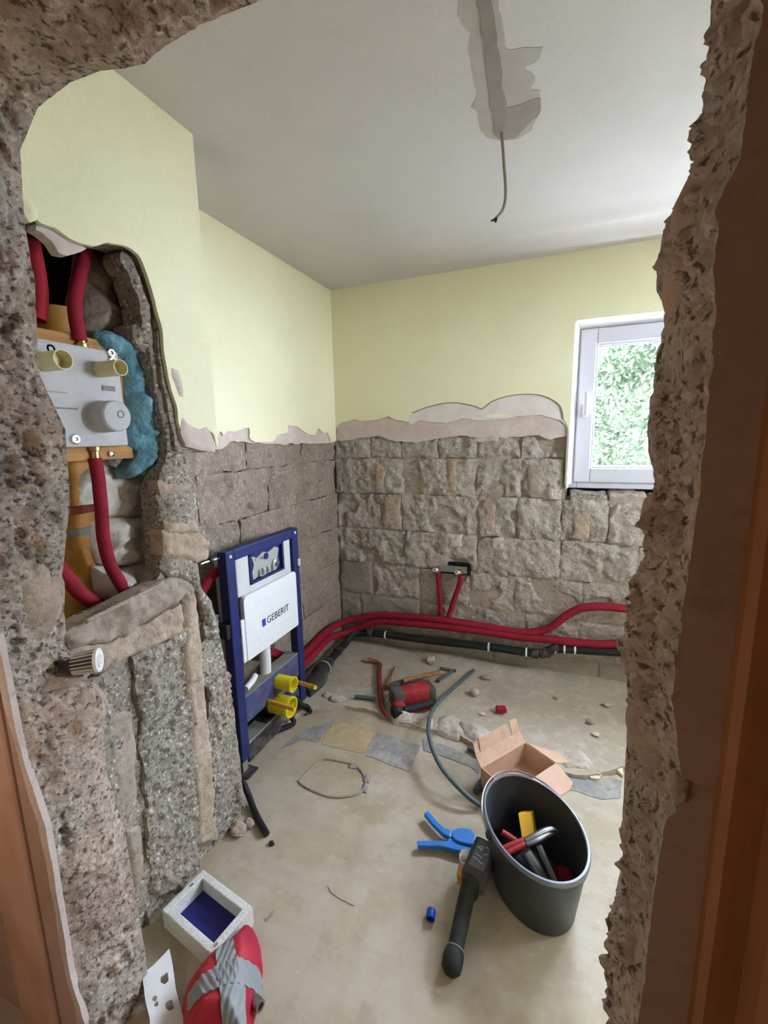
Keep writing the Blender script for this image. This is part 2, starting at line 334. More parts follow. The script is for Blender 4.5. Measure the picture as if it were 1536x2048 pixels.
def sheet(name, loops, frame, res, hf, depth, m, parent=None, need_d=False, smooth=True):
    fr = FR[frame] if isinstance(frame, str) else frame
    loops = [np.array(l, float) for l in loops]
    al = np.concatenate(loops); lo = al.min(0); hi = al.max(0)
    nx = max(2, int(math.ceil((hi[0]-lo[0])/res))+1); ny = max(2, int(math.ceil((hi[1]-lo[1])/res))+1)
    us = np.linspace(lo[0], hi[0], nx); vs = np.linspace(lo[1], hi[1], ny)
    cu, cv = np.meshgrid((us[1:]+us[:-1])/2, (vs[1:]+vs[:-1])/2, indexing='ij')
    K = inside(cu, cv, loops)
    ii, jj = np.nonzero(K)
    if len(ii) == 0: return None
    idn = lambda i, j: i*ny+j
    Q = np.stack([idn(ii, jj), idn(ii+1, jj), idn(ii+1, jj+1), idn(ii, jj+1)], 1)
    E = np.concatenate([Q[:, [0, 1]], Q[:, [1, 2]], Q[:, [2, 3]], Q[:, [3, 0]]])
    key = np.minimum(E[:, 0], E[:, 1]).astype(np.int64)*(nx*ny)+np.maximum(E[:, 0], E[:, 1])
    _, inv, cnt = np.unique(key, return_inverse=True, return_counts=True)
    BE = E[cnt[inv] == 1]
    used, inv2 = np.unique(Q, return_inverse=True); Q2 = inv2.reshape(Q.shape)
    U = us[used//ny].copy(); Vv = vs[used % ny].copy()
    mp = {int(a): i for i, a in enumerate(used)}
    bn = np.array(sorted({mp[int(a)] for a in BE.ravel()}))
    d, bx, by = dist_to(U[bn], Vv[bn], loops); ok = d < res*1.1
    U[bn[ok]] = bx[ok]; Vv[bn[ok]] = by[ok]
    D = dist_to(U, Vv, loops)[0] if need_d else None
    h = hf(U, Vv, D) if callable(hf) else np.full(len(U), float(hf))
    V = fr(U, Vv, h); n0 = len(V)
    up = fr(np.array([U[0]]), np.array([Vv[0]]), np.array([1.]))[0]-fr(np.array([U[0]]), np.array([Vv[0]]), np.array([0.]))[0]
    uu = fr(np.array([1.]), np.array([0.]), np.array([0.]))[0]-fr(np.array([0.]), np.array([0.]), np.array([0.]))[0]
    vv = fr(np.array([0.]), np.array([1.]), np.array([0.]))[0]-fr(np.array([0.]), np.array([0.]), np.array([0.]))[0]
    flip = np.dot(np.cross(uu, vv), up) < 0
    if flip: Q2 = Q2[:, ::-1]
    F = Q2.tolist()
    if depth is not None:
        k = {int(b): i for i, b in enumerate(bn)}; nb = len(bn)
        V = np.concatenate([V, fr(U[bn], Vv[bn], h[bn]), fr(U[bn], Vv[bn], np.full(nb, -float(depth)))])
        for a, b in BE:
            a, b = k[mp[int(a)]], k[mp[int(b)]]
            q = [n0+b, n0+a, n0+nb+a, n0+nb+b]
            F.append(q[::-1] if flip else q)
    return mk(name, V, F, m, parent, smooth)
def P3(fr, U, V): # coords for noise
    return np.stack([U, V, np.zeros_like(U)+.37], 1)
def text(name, s, size, M, m, parent, ext=.0004):
    c = bpy.data.curves.new(name, 'FONT'); c.body = s; c.size = size; c.extrude = ext
    o = bpy.data.objects.new(name, c); COL.objects.link(o)
    dg = bpy.context.evaluated_depsgraph_get(); me = bpy.data.meshes.new_from_object(o.evaluated_get(dg))
    bpy.data.objects.remove(o); me.transform(M); me.materials.clear(); me.materials.append(MT[m])
    q = bpy.data.objects.new(name, me); COL.objects.link(q); pin(q, parent); return q
# ================================================================== THE SETTING
struct = lambda o, l=None: tag(o, l, None, None, 'structure')
# ---- floor
def wob(U, V, D): return .0015*fbm(np.stack([U*4, V*4, U*0], 1), 3, 2)
FLX0, FLX1, FLY0, FLY1 = -1.45, XR, -1.4, 2.66
floor = struct(sheet('floor', [[(FLX0, FLY0), (FLX1, FLY0), (FLX1, FLY1), (FLX0, FLY1)]], 'floor', .04, wob, .12, 'floor'), 'dusty beige board floor of the stripped bathroom')
def fl(px, z=0): return [LZ(x, y, z)[:2] for x, y in px]
edge = [(560, 1455), (600, 1432), (640, 1424), (690, 1420), (740, 1428), (778, 1437), (800, 1452), (850, 1462), (900, 1474), (950, 1492), (1000, 1505), (1060, 1520), (1110, 1545), (1170, 1558), (1215, 1552), (1245, 1540)]
ep = [tuple(p) for p in fl(edge)]
ep = [(-1.345, ep[0][1]-.15)]+ep+[(ep[-1][0]+.25, ep[-1][1]-.06), (.9, 1.9), (XR, 1.86)]
EX = np.array([p[0] for p in ep]); EYv = np.array([p[1] for p in ep]); _o = np.argsort(EX)
def edge_y(u): return np.interp(u, EX[_o], EYv[_o])
def scr(U, V, D):
    p = np.stack([U*9, V*9, U*0], 1); d = V-edge_y(U)
    k = np.clip(1-d/.16, 0, 1)
    return .012+.004*fbm(p, 4, 5)+k*(.004+.014*np.abs(fbm(p*1.6, 4, 9)))+.03*np.clip((V-2.42)/.15, 0, 1)*np.clip(fbm(p*.5, 3, 3)+.35, 0, 1)
scl = [tuple(q) for q in jag(ep, .02, .012, 7)]+[(XR, 2.62), (-1.39, 2.62)]
screed = sheet('screed_layer', [scl], 'floor', .014, scr, .02, 'screed', floor)
# chunks of broken mortar bed along the edge of the screed
for i, (px, hh, mm) in enumerate([([(778, 1434), (812, 1428), (850, 1434), (868, 1446), (866, 1466), (820, 1458), (790, 1450)], .05, 'rubble'), ([(872, 1440), (905, 1434), (920, 1446), (935, 1476), (915, 1484), (872, 1468)], .05, 'rubble'),
        ([(912, 1446), (950, 1450), (985, 1470), (985, 1494), (955, 1500), (925, 1480)], .06, 'rubble'), ([(1090, 1510), (1130, 1500), (1165, 1508), (1190, 1535), (1180, 1548), (1130, 1542)], .03, 'rubble')]):
    lp = jag(fl(px), .012, .01, 20+i, True)
    sheet('mortar_chunk', [lp], 'floor', .009, (lambda s, hh: lambda U, V, D: .004+np.minimum(np.sqrt(np.clip(D, 0, 1)*.06), hh)*(.8+.55*fbm(np.stack([U*16, V*16, U*0], 1), 4, s)))(i+30, hh), .0, mm, floor, True)
# grey squares where the floor covering was torn off, and lifted flakes of it
for i, px in enumerate([[(746, 1479), (730, 1511), (775, 1528), (819, 1543), (841, 1491), (800, 1478), (755, 1464)], [(670, 1439), (650, 1464), (636, 1486), (606, 1480), (562, 1499), (586, 1474), (628, 1454)],
        [(846, 1478), (905, 1496), (962, 1528), (958, 1548), (940, 1534), (905, 1520), (848, 1500)], [(1112, 1548), (1160, 1560), (1215, 1556), (1244, 1562), (1242, 1598), (1205, 1600), (1150, 1582), (1118, 1580)]]):
    sheet('grey_patch', [jag(fl(px), .006, .012, 40+i, True)], 'floor', .02, .0024, .001, 'patch', floor)
sheet('tan_square', [jag(fl([(672, 1441), (752, 1464), (742, 1482), (730, 1509), (640, 1488)]), .004, .012, 47, True)], 'floor', .02, .0022, .001, 'tan', floor)
for i, px in enumerate([[(1176, 1545), (1190, 1536), (1204, 1548), (1198, 1562), (1180, 1560)], [(1212, 1508), (1246, 1500), (1246, 1556), (1228, 1540)]]):
    sheet('covering_flake', [jag(fl(px), .004, .012, 50+i, True)], 'floor', .01, lambda U, V, D: .012+.01*fbm(np.stack([U*9, V*9, U*0], 1), 2, 3), .0, 'chip', floor)
for i, px in enumerate([[(656, 1772), (690, 1786), (716, 1800), (708, 1812), (680, 1800), (660, 1786)], [(528, 1838), (548, 1820), (545, 1832), (532, 1842)]]):
    sheet('scuff_mark', [jag(fl(px), .004, .012, 60+i, True)], 'floor', .012, .0022, .001, 'floor' if i == 0 else 'patch', floor)
# raised silicone ring left by the old pan
rg = [(598, 1562), (622, 1540), (646, 1520), (680, 1524), (710, 1532), (728, 1552), (730, 1575), (712, 1590), (672, 1596), (638, 1588), (606, 1572)]
rp = fl(rg)+[fl(rg)[0]]
RP = crv([(a, b, .003) for a, b in rp], 6)
ring = tube('silicone_ring', RP, [(.0032+.0022*abs(math.sin(i*1.3))) for i in range(len(RP))], 'silic', floor, 8, 0)
for i, px in enumerate([[(700, 1528), (716, 1530), (712, 1538), (698, 1536)], [(726, 1548), (742, 1552), (738, 1566), (727, 1562)], [(726, 1568), (737, 1572), (732, 1588), (726, 1584)]]):
    sheet('silicone_scrap', [jag(fl(px), .003, .006, 70+i, True)], 'floor', .004, lambda U, V, D: .004+.5*np.minimum(D, .012), .0, 'patch', floor, True)
# ---- ceiling
def cw(U, V, D):
    k = np.clip((U+.9)/1.3, 0, 1)*np.exp(-((V-2.38)/.1)**2)
    return np.clip((U+.8)/1.0, 0, 1)*(.030*np.exp(-((V-2.43)/.045)**2)+.022*np.exp(-((V-2.22)/.05)**2))
ceil_ = struct(sheet('ceiling', [[(FLX0, FLY0), (FLX1, FLY0), (FLX1, FLY1), (FLX0, FLY1)]], 'ceil', .03, cw, .1, 'ceil'), 'plain grey-white ceiling with a filled cable chase')
cl = lambda px: [LZ(x, y, ZC)[:2] for x, y in px]
for i, (px, mm, hh) in enumerate([
   ([(912, -40), (915, 30), (925, 52), (946, 66), (938, 100), (946, 140), (955, 190), (940, 214), (952, 222), (960, 260), (972, 276), (1000, 282), (1035, 276), (1062, 260), (1082, 226), (1080, 180), (1048, 184), (1072, 160), (1068, 146), (1044, 136), (1078, 118), (1088, 90), (1018, 98), (1008, 60), (1000, -40)], 'putty1', .0012),
   ([(1000, 150), (1012, 215), (1040, 208), (1080, 192), (1078, 228), (1050, 256), (1030, 276), (1000, 278), (984, 262), (990, 220)], 'putty3', .0022),
   ([(950, -40), (956, 20), (966, 80), (972, 130), (980, 190), (986, 246), (1004, 266), (1012, 240), (1008, 200), (1000, 130), (992, 70), (984, 20), (976, -40)], 'putty2', .0034)]):
    sheet('putty_smear', [jag(cl(px), .012, .012, 80+i, True)], 'ceil', .012, hh, 0, mm, ceil_)
# ---- back wall
def boxes(name, bl, m):
    bm = bmesh.new()
    for lo, hi in bl: bbox(bm, lo, hi)
    return fromb(name, bm, m)
Y0 = YB+.07
wall_back = struct(boxes('wall_back', [((-1.5, Y0, -.1), (WX0+.003, 2.90, 2.42)), ((WX1, Y0, -.1), (1.5, 2.90, 2.42)), ((WX0, Y0, -.1), (WX1, 2.90, 1.06)), ((WX0, Y0, WZ1), (WX1, 2.90, 2.42))], 'mortarg'), 'far wall, yellow plaster above, bare blocks below')
b6 = lambda x, y: LY(640+x/2.194, 760+y/2.194, YB)
def e6(pts): return [b6(x, y)[[0, 2]] for x, y in pts]
yl = e6([(62, 235), (75, 205), (100, 185), (150, 175), (230, 182), (300, 160), (330, 175), (390, 185), (405, 145)])
hump = e6([(405, 145), (470, 120), (540, 103), (600, 100), (680, 115), (712, 126), (760, 92), (830, 70), (910, 62), (980, 70), (1040, 100), (1062, 135), (1066, 170), (1088, 205)])
low = jag(yl, .012, .012, 91)+jag(hump, .003, .012, 92)
low[0] = np.array([XB, low[0][1]])
yel = [tuple(p) for p in low]+[(WX0, 1.36), (WX0, WZ1), (WX1, WZ1), (WX1, 1.3), (XR, 1.3), (XR, ZC), (XB, ZC)]
sheet('plaster_finish', [yel], 'back', .02, lambda U, V, D: .0012*fbm(np.stack([U*5, V*5, U*0], 1), 2, 3), .07, 'yellow', wall_back)
wlow = jag(e6([(390, 195), (440, 175), (480, 182), (550, 190), (620, 168), (700, 175), (780, 172), (870, 160), (960, 155), (1020, 165), (1060, 182), (1090, 215)]), .008, .01, 93)
sheet('plaster_white', [[tuple(p) for p in wlow]+[(WX0, 1.62)]+[tuple(p) for p in e6([(900, 40), (400, 90)])]], 'back', .016, -.004, .07, 'white', wall_back)
plow = jag(e6([(62, 268), (140, 262), (200, 250), (260, 246), (300, 266), (355, 264), (420, 274), (470, 268), (520, 258), (590, 248), (640, 242), (690, 254), (760, 246), (810, 260), (870, 250), (960, 244), (1010, 258), (1088, 246)]), .014, .01, 94)
plow[0] = np.array([XB-.02, plow[0][1]])
sheet('plaster_base', [[tuple(p) for p in plow]+[(WX0, 1.60)]+[tuple(p) for p in e6([(900, 100), (400, 130), (60, 150)])]], 'back', .012, lambda U, V, D: -.011+.004*fbm(np.stack([U*14, V*14, U*0], 1), 4, 7), .07, 'pink', wall_back)
sheet('plaster_sliver', [jag(e6([(720, 158), (770, 148), (835, 152), (800, 164), (740, 166)]), .003, .01, 95, True)], 'back', .008, -.001, .01, 'yellow', wall_back)
tube('pencil_crack', [LY(640+x/2.194, 760+y/2.194, YB-.0005) for x, y in [(405, 145), (470, 120), (540, 103), (600, 100), (680, 115), (712, 126), (760, 92), (830, 70), (910, 62), (980, 70), (1040, 100), (1062, 135), (1066, 170)]], .0022, 'crack', wall_back, 6, 4)
def rough_block(u0, u1, v0, v1, frame, base, amp, seed, m, parent, res=.009, gap=.004, depth=.05, smooth_=0., name='concrete_block', chip=.02, gr=0.):
    loop = jag([(u0+gap, v0+gap), (u1-gap, v0+gap), (u1-gap, v1-gap), (u0+gap, v1-gap)], .012, .02, seed, True)
    def hf(U, V, D):
        p = np.stack([U*7, V*7, U*0+seed*5.1], 1)
        big = fbm(p, 3, seed); rid = np.abs(fbm(p*1.7+9, 4, seed+1)); fine = fbm(p*5, 3, seed+2)
        h = base+(1-smooth_)*(amp*(1.3*big-1.3*rid+.55*fine+.5*np.abs(fbm(p*3.1+4, 3, seed+9))))-chip*np.clip(1-D/.022, 0, 1)**1.5*(.35+.9*np.clip(fbm(p*2.2, 2, seed+4)+.35, 0, 1))
        q = fbm(p*.9+3.3, 2, seed+7)           # flakes knocked off by the chisel
        h = h-(1-smooth_)*amp*1.3*np.clip((q-.12)*9, 0, 1)
        if gr: h = h+gr*gravel(np.stack([U, V, U*0], 1), 55, seed)
        return h
    return sheet(name, [loop], frame, res, hf, depth, m, parent, True)
def PX(px, y): return LY(px, y, YB+.03)[0]
rows = [(1.283, 1.425, 900, [740, 802, 877, 954, 1043, 1128]), (1.057, 1.283, 952, [806, 954, 1043, 1125]), (.822, 1.057, 1025, [804, 957, 1036, 1123, 1219]),
        (.59, .822, 1095, [811, 955, 1123, 1278]), (.36, .59, 1165, [745, 838, 868, 940, 1032, 1165, 1290]), (.125, .36, 1230, [720, 838, 930, 1050, 1160, 1270]), (-.01, .125, 1310, [850, 985, 1050, 1200])]
sd = 100
for ri, (z0, z1, ym, js) in enumerate(rows):
    xs = [XB-.03]+[PX(j, ym) for j in js]; x = xs[-1]
    while x < XR-.2: x = min(XR, x+.42); xs.append(x)
    for a, b in zip(xs, xs[1:]):
        sd += 1; zz = z1
        if b-a < .03: continue
        if a > WX0-.03 and z1 > 1.09:
            if z0 > 1.0: continue
        if a < WX0 < b and z0 > 1.0: b = WX0-.012
        sm = .8 if (z1 < .40 and a < -.85) or (z1 < .65 and b < -.95) or ri == 6 or (ri == 5 and a > -.45 and b < .1) else (.1 if ri < 4 else .25)
        gp = .012 if ri in (4, 5) and abs(a-PX(838, ym)) < .02 else .0015
        rough_block(a, b, z0, z1, 'back', -.024-(.010 if ri > 3 else 0), .020, sd, 'blocksm' if sm > .5 else 'block', wall_back, .008, gp, .07, sm, chip=.009)
sheet('joint_mortar', [[(XB-.03, -.02), (XR, -.02), (XR, 1.05), (WX0-.005, 1.05), (WX0-.005, 1.44), (XB-.03, 1.44)]], 'back', .016, lambda U, V, D: -.046+.006*fbm(np.stack([U*12, V*12, U*0], 1), 3, 19), .06, 'mortarg', wall_back)
# smooth strips where mortar still sits in the cells of the blocks
for i, (px, mm) in enumerate([([(752, 928), (772, 926), (772, 978), (750, 980)], 'mortar'), ([(896, 918), (914, 918), (912, 985), (894, 984)], 'mortar'), ([(1058, 930), (1086, 930), (1084, 990), (1056, 988)], 'mortarg'), ([(770, 995), (802, 996), (800, 1052), (768, 1050)], 'mortar'),
      ([(968, 1000), (992, 1000), (990, 1066), (968, 1064)], 'mortar'), ([(1150, 1012), (1180, 1016), (1176, 1078), (1146, 1074)], 'mortar'), ([(895, 1068), (926, 1068), (924, 1096), (898, 1096)], 'pink'), ([(985, 1074), (1008, 1074), (1006, 1100), (985, 1098)], 'pink'), ([(945, 862), (1000, 866), (996, 884), (948, 882)], 'pink')]):
    lp = jag([LY(x, y, YB+.03)[[0, 2]] for x, y in px], .018, .008, 160+i, True)
    sheet('mortar_patch', [lp], 'back', .01, lambda U, V, D: -.022+np.minimum(D, .012)*.5+.008*fbm(np.stack([U*14, V*14, U*0], 1), 3, 5), .06, mm, wall_back, True)
# ---- left wall behind the frame
wall_left = struct(box('wall_left', (-1.62, .49, -.1), (XB-.055, 2.66, 2.42), 'mortarg'), 'yellow left wall with bare blocks below the plaster')
e7 = lambda x, y, X=XB: LX(360+x/4.27, 820+y/4.27, X)[1:]
bl = [(1.13, 1.42)]+jag([e7(*q) for q in [(300, 300), (322, 290), (330, 220), (345, 170), (375, 225), (400, 180), (470, 190), (560, 150), (600, 155), (590, 240), (640, 272), (740, 275), (800, 270), (830, 215), (920, 190), (925, 130), (1000, 140), (1090, 200), (1150, 220), (1180, 150), (1230, 200), (1262, 195), (1285, 268), (1340, 262)]], .006, .01, 201)
bl[-1] = np.array([YB, bl[-1][1]])
sheet('plaster_finish', [[tuple(p) for p in bl]+[(YB, ZC), (1.13, ZC), (1.13, 1.42)]], 'left', .02, lambda U, V, D: .0012*fbm(np.stack([U*5, V*5, U*0], 1), 2, 4), .06, 'yellow', wall_left)
pk = jag([e7(*q) for q in [(300, 335), (380, 330), (440, 270), (560, 268), (600, 285), (700, 285), (800, 290), (880, 298), (960, 290), (1040, 285), (1130, 282), (1200, 290), (1290, 282), (1340, 275)]], .01, .01, 202)
pk[-1] = np.array([YB, pk[-1][1]])
sheet('plaster_base', [[tuple(p) for p in pk]+[(YB, 1.56), (1.2, 1.56), (1.2, 1.40)]], 'left', .012, lambda U, V, D: -.009+.004*fbm(np.stack([U*14, V*14, U*0], 1), 4, 8), .05, 'pink', wall_left)
rb = [(1.275, 1.425, .17), (1.05, 1.275, 0), (.82, 1.05, .25), (.585, .82, 0), (.35, .585, .25), (.12, .35, 0), (-.01, .12, .25)]
for ri, (z0, z1, of) in enumerate(rb):
    y = .885-of
    while y < 2.58:
        y1 = min(y+.494, 2.60); sd += 1
        if y1 > 1.0 and y1-y > .04:
            rough_block(max(y, .9), y1, z0, z1, 'left', -.02, .015, sd, 'blockw', wall_left, .0085, .001, .05, .75 if ri > 4 else .15 if ri < 4 else .4, chip=.006)
        y = y1
# ---- boxed-out wall with the broken niche: yellow face above, bare broken hollow blocks below
wall_boxed = struct(box('wall_left_boxed', (-1.60, .49, -.1), (-1.40, .60, 2.40), 'mortarg'), 'boxed-out wall section with the broken-open pipe niche')
A = lambda x, y, X=XA: tuple(LX(x, y, X)[1:])
nic = [(40, 424), (62, 428), (84, 446), (110, 452), (140, 476), (168, 486), (185, 492), (212, 482), (240, 490), (262, 496), (280, 512), (292, 545), (303, 580), (312, 610), (322, 650), (328, 700), (334, 740), (342, 780), (352, 812), (356, 842), (366, 872)]
ed = [(366, 872), (380, 856), (396, 862), (412, 856), (428, 868), (433, 893)]
top = jag([A(*q) for q in nic], .008, .01, 301)
rt = jag([A(*q) for q in ed], .004, .008, 302)
yA = top[0][0]
pts = [(.52, 1.89), (yA, 1.89)]+[tuple(p) for p in top]+[tuple(p) for p in rt]+[(1.16, rt[-1][1]), (1.16, ZC), (.52, ZC)]
sheet('plaster_finish', [pts], 'boxed', .014, lambda U, V, D: .0012*fbm(np.stack([U*5, V*5, U*0], 1), 2, 6), .012, 'yellow', wall_boxed)
# masonry behind that plaster, a little further back from the broken rim
inn = jag([A(*q, X=XA-.012) for q in [(38, 420), (62, 424), (86, 440), (130, 470), (185, 486), (240, 486), (270, 496), (286, 530), (300, 575), (312, 625), (320, 700), (326, 760), (336, 810), (342, 850), (352, 900), (372, 905), (402, 898), (430, 900)]], .010, .008, 303)
sheet('masonry_shell', [[(.52, 1.90), (inn[0][0], 1.90)]+[tuple(p) for p in inn]+[(1.155, inn[-1][1]), (1.155, ZC), (.52, ZC)]], 'boxed', .012, lambda U, V, D: -.013+.0*U, .10, 'gravelg', wall_boxed, True)
box('shaft_back', (XB-.054, .50, .3), (XB-.03, 1.115, ZC), 'shaft', wall_boxed)  # back panel painted dark as the shade inside the shaft
box('shaft_end', (XB-.05, 1.12, 1.38), (XA-.012, 1.155, ZC), 'yellow', wall_boxed)
# plaster rim pieces hanging at the top of the niche, pink plaster at its lower right
for i, (px, mm, h0) in enumerate([([(84, 440), (112, 446), (160, 478), (184, 494), (172, 500), (150, 507), (132, 503), (118, 480), (96, 462), (82, 456)], 'pink', -.02), ([(342, 735), (356, 742), (364, 765), (366, 795), (358, 792), (350, 770), (344, 755)], 'pink', .001), ([(362, 830), (380, 850), (398, 858), (414, 852), (432, 890), (430, 905), (402, 900), (372, 892), (362, 866)], 'pink', .0005), ([(44, 400), (60, 404), (72, 420), (70, 440), (58, 446), (48, 430)], 'yellow', .003)]):
    sheet('plaster_scrap', [jag([A(*q) for q in px], .005, .006, 310+i, True)], 'boxed', .005, (lambda h0: lambda U, V, D: h0+np.minimum(D, .01)*.6+.003*fbm(np.stack([U*25, V*25, U*0], 1), 3, 4))(h0), .05, mm, wall_boxed, True)
# broken rim of the niche (thickness seen on its right)
rim = jag([A(*q) for q in [(262, 500), (282, 512), (296, 548), (308, 585), (320, 650), (328, 705), (336, 760), (346, 800), (356, 842), (368, 880), (384, 905), (398, 925), (345, 935), (350, 905), (346, 870), (338, 830), (328, 780), (318, 720), (306, 670), (296, 630), (290, 590), (280, 550), (262, 520)]], .008, .008, 320, True)
sheet('broken_rim', [rim], 'boxed', .006, lambda U, V, D: -.03+np.minimum(D, .03)*.5+.012*fbm(np.stack([U*18, V*18, U*0], 1), 4, 12)+.006*gravel(np.stack([U, V, U*0], 1), 60, 3), .1, 'gravelg', wall_boxed, True)
rk = jag([A(*q, X=-1.09) for q in [(268, 650), (290, 640), (318, 648), (322, 700), (312, 720), (286, 700), (272, 680)]], .006, .006, 321, True)
sheet('broken_block', [rk], 'boxed', .006, lambda U, V, D: -.045+np.minimum(D, .02)*.8+.008*fbm(np.stack([U*18, V*18, U*0], 1), 4, 14), .12, 'gravelg', wall_boxed, True)
# lower masonry: recessed smooth cells, rough block webs in front
out = [(393, 950), (398, 1000), (402, 1050), (416, 1070), (424, 1082), (420, 1116), (396, 1128), (400, 1168), (428, 1205), (438, 1250), (452, 1310), (466, 1390), (476, 1450), (484, 1520), (490, 1575), (494, 1640)]
core = [(.52, -.05), (.52, .975)]+[A(*q) for q in [(126, 1276), (175, 1250), (250, 1212), (322, 1176), (336, 1150), (332, 1060), (326, 980), (340, 935), (372, 905)]]+[A(*q, X=XA-.02) for q in out[:-1]]+[(1.15, -.05)]
sheet('cell_backing', [core], 'boxed', .012, lambda U, V, D: -.030+.010*fbm(np.stack([U*9, V*9, U*0], 1), 4, 16)+.004*fbm(np.stack([U*50, V*50, U*0], 1), 3, 18), (.09), 'gravelg', wall_boxed)
ZR = [-.01, .135, .365, .60, .835]
def yat(px, y): return A(px, y)[0]
for ri, (z0, z1) in enumerate(zip(ZR, ZR[1:])):
    ym = [1600, 1520, 1420, 1330][ri]
    cols = [(.60, yat(230, ym), 1), (yat([276, 284, 282, 276][ri], ym), yat([396, 396, 393, 390][ri], ym), 0), (yat([430, 428, 426, 422][ri], ym), [1.155, 1.15, 1.135, 1.105][ri], 0)]
    for a, b, k in cols:
        if b-a < .02: continue
        sd += 1
        rough_block(a, b, z0, z1, 'boxed', -.012, .014, sd, 'gravelg', wall_boxed, .005, .0, .05, .1, chip=.004, gr=.013)
# smooth remains of mortar in the cells, the sloping ledge and the stub block at the edge
for i, (px, h0, mm, am) in enumerate([
   ([(150, 1300), (238, 1285), (372, 1206), (376, 1262), (330, 1290), (250, 1330), (200, 1350), (140, 1345)], -.006, 'mortar', .012), ([(124, 1272), (176, 1242), (318, 1170), (352, 1158), (400, 1168), (398, 1200), (372, 1206), (240, 1284), (150, 1300)], -.004, 'mortarg', .018),
   ([(375, 1180), (402, 1172), (410, 1260), (424, 1420), (434, 1520), (440, 1600), (444, 1680), (404, 1700), (398, 1560), (386, 1400), (378, 1300)], -.014, 'mortar', .006), ([(222, 1440), (284, 1420), (288, 1500), (290, 1600), (270, 1640), (246, 1650), (236, 1560), (226, 1500)], -.022, 'mortarg', .005),
   ([(262, 1660), (300, 1650), (300, 1740), (290, 1800), (276, 1760)], -.02, 'mortarg', .005), ([(328, 1060), (410, 1072), (424, 1084), (420, 1116), (396, 1124), (332, 1112)], .004, 'mortar', .012), ([(326, 962), (388, 965), (386, 985), (330, 990)], -.006, 'mortar', .008),
   ([(326, 990), (340, 935), (372, 908), (394, 950), (398, 1000), (404, 1060), (398, 1170), (350, 1160), (336, 1140), (332, 1060)], -.014, 'gravelg', .014), ([(330, 1000), (345, 992), (392, 998), (396, 1052), (336, 1058)], -.004, 'gravelg', .014), ([(334, 1040), (398, 1036), (412, 1062), (334, 1078)], 0, 'mortar', .012), ([(372, 1128), (400, 1126), (410, 1200), (440, 1250), (432, 1280), (408, 1210), (396, 1180)], .002, 'gravelg', .012)]):
    lp = jag([A(*q) for q in px], .012, .007, 330+i, True)
    sheet('mortar_patch' if mm != 'gravelg' else 'broken_block', [lp], 'boxed', .007, (lambda h0, am, s: lambda U, V, D: h0-.012+np.minimum(D, .012)+1.5*am*fbm(np.stack([U*14, V*14, U*0], 1), 4, s)+.5*am*fbm(np.stack([U*48, V*48, U*0], 1), 3, s+5))(h0, am, i), .06, mm, wall_boxed, True)
tube('cut_conduit', [LX(172, 1243, -1.04), LX(250, 1204, -1.05), LX(322, 1168, -1.06)], .006, 'mortarg', wall_boxed, 10, 3)
# ---- right and hall walls (close the rooms)
struct(boxes('wall_right', [((XR, .55, -.1), (XR+.2, VY0, 2.42)), ((XR, VY1, -.1), (XR+.2, 2.66, 2.42)), ((XR, VY0, -.1), (XR+.2, VY1, VZ0)), ((XR, VY0, VZ1), (XR+.2, VY1, 2.42))], 'yellow'), 'yellow right wall of the bathroom behind the broken wall')
hall = [('wall_hall_left', (-1.60, -1.5, -.1), (-1.42, YN0, 2.42)), ('wall_hall_right', (1.3, -1.5, -.1), (1.45, YN0, 2.42)), ('wall_hall_rear', (-1.6, -1.6, -.1), (1.45, -1.4, 2.42))]
for n, lo, hi in hall: struct(box(n, lo, hi, 'hall'), 'painted wall of the hallway around the camera, ' + n.split('_')[-1] + ' side')
# ---- the broken wall
lf = np.array([(-.94, -.02), (-.936, .127), (-.951, .476), (-.987, .635), (-.977, .709), (-.966, .833), (-1.03, .90), (-1.066, .946), (-1.058, .986), (-1.041, 1.123), (-.978, 1.298), (-.962, 1.446), (-1.004, 1.53), (-1.018, 1.561), (-1.006, 1.65), (-.989, 1.741), (-.998, 1.842), (-.985, 1.93), (-.978, 1.969)])
ln = np.array([(-.95, -.02), (-.947, .113), (-.972, .239), (-.967, .631), (-1.009, .796), (-1.016, 1.017), (-1.03, 1.3), (-1.05, 1.7), (-1.02, 1.969)])
tf = np.array([(-.978, 1.969), (-.913, 2.023), (-.821, 2.038), (-.746, 2.035), (-.690, 2.023), (-.646, 2.017), (-.601, 2.028), (-.511, 2.033), (-.421, 2.03), (-.2, 2.05), (.02, 2.05), (.115, 1.99)])
tn = np.array([(-1.02, 1.969), (-.95, 2.035), (-.74, 2.05), (-.4, 2.06), (.0, 2.06), (.125, 1.99)])
rf = np.array([(.115, 1.99), (.12, 1.854), (.122, 1.778), (.122, 1.70), (.123, 1.669), (.096, 1.643), (.093, 1.623), (.092, 1.58), (.103, 1.56), (.096, 1.486), (.094, 1.43), (.097, 1.397), (.111, 1.35), (.111, 1.335), (.100, 1.311), (.104, 1.28), (.089, 1.183), (.092, 1.13), (.097, 1.063), (.103, .877), (.109, .81), (.104, .778), (.110, .65), (.118, .518), (.118, -.02)])
rn = np.array([(.125, 1.99), (.122, 1.739), (.12, 1.632), (.106, 1.598), (.112, 1.528), (.116, 1.358), (.112, 1.211), (.112, 1.158), (.129, 1.061), (.115, 1.015), (.112, .921), (.110, .749), (.112, .3), (.112, -.02)])
st = .0042
zl = np.arange(-.02, 1.969, st); xt = np.arange(-.978, .115, st); zr = np.arange(1.99, -.02, -st)
def ip(c, k, v): o = np.argsort(c[:, k]); return np.interp(v, c[o, k], c[o, 1-k])
FC = np.concatenate([np.stack([ip(lf, 1, zl), zl], 1), np.stack([xt, ip(tf, 0, xt)], 1), np.stack([ip(rf, 1, zr), zr], 1)])
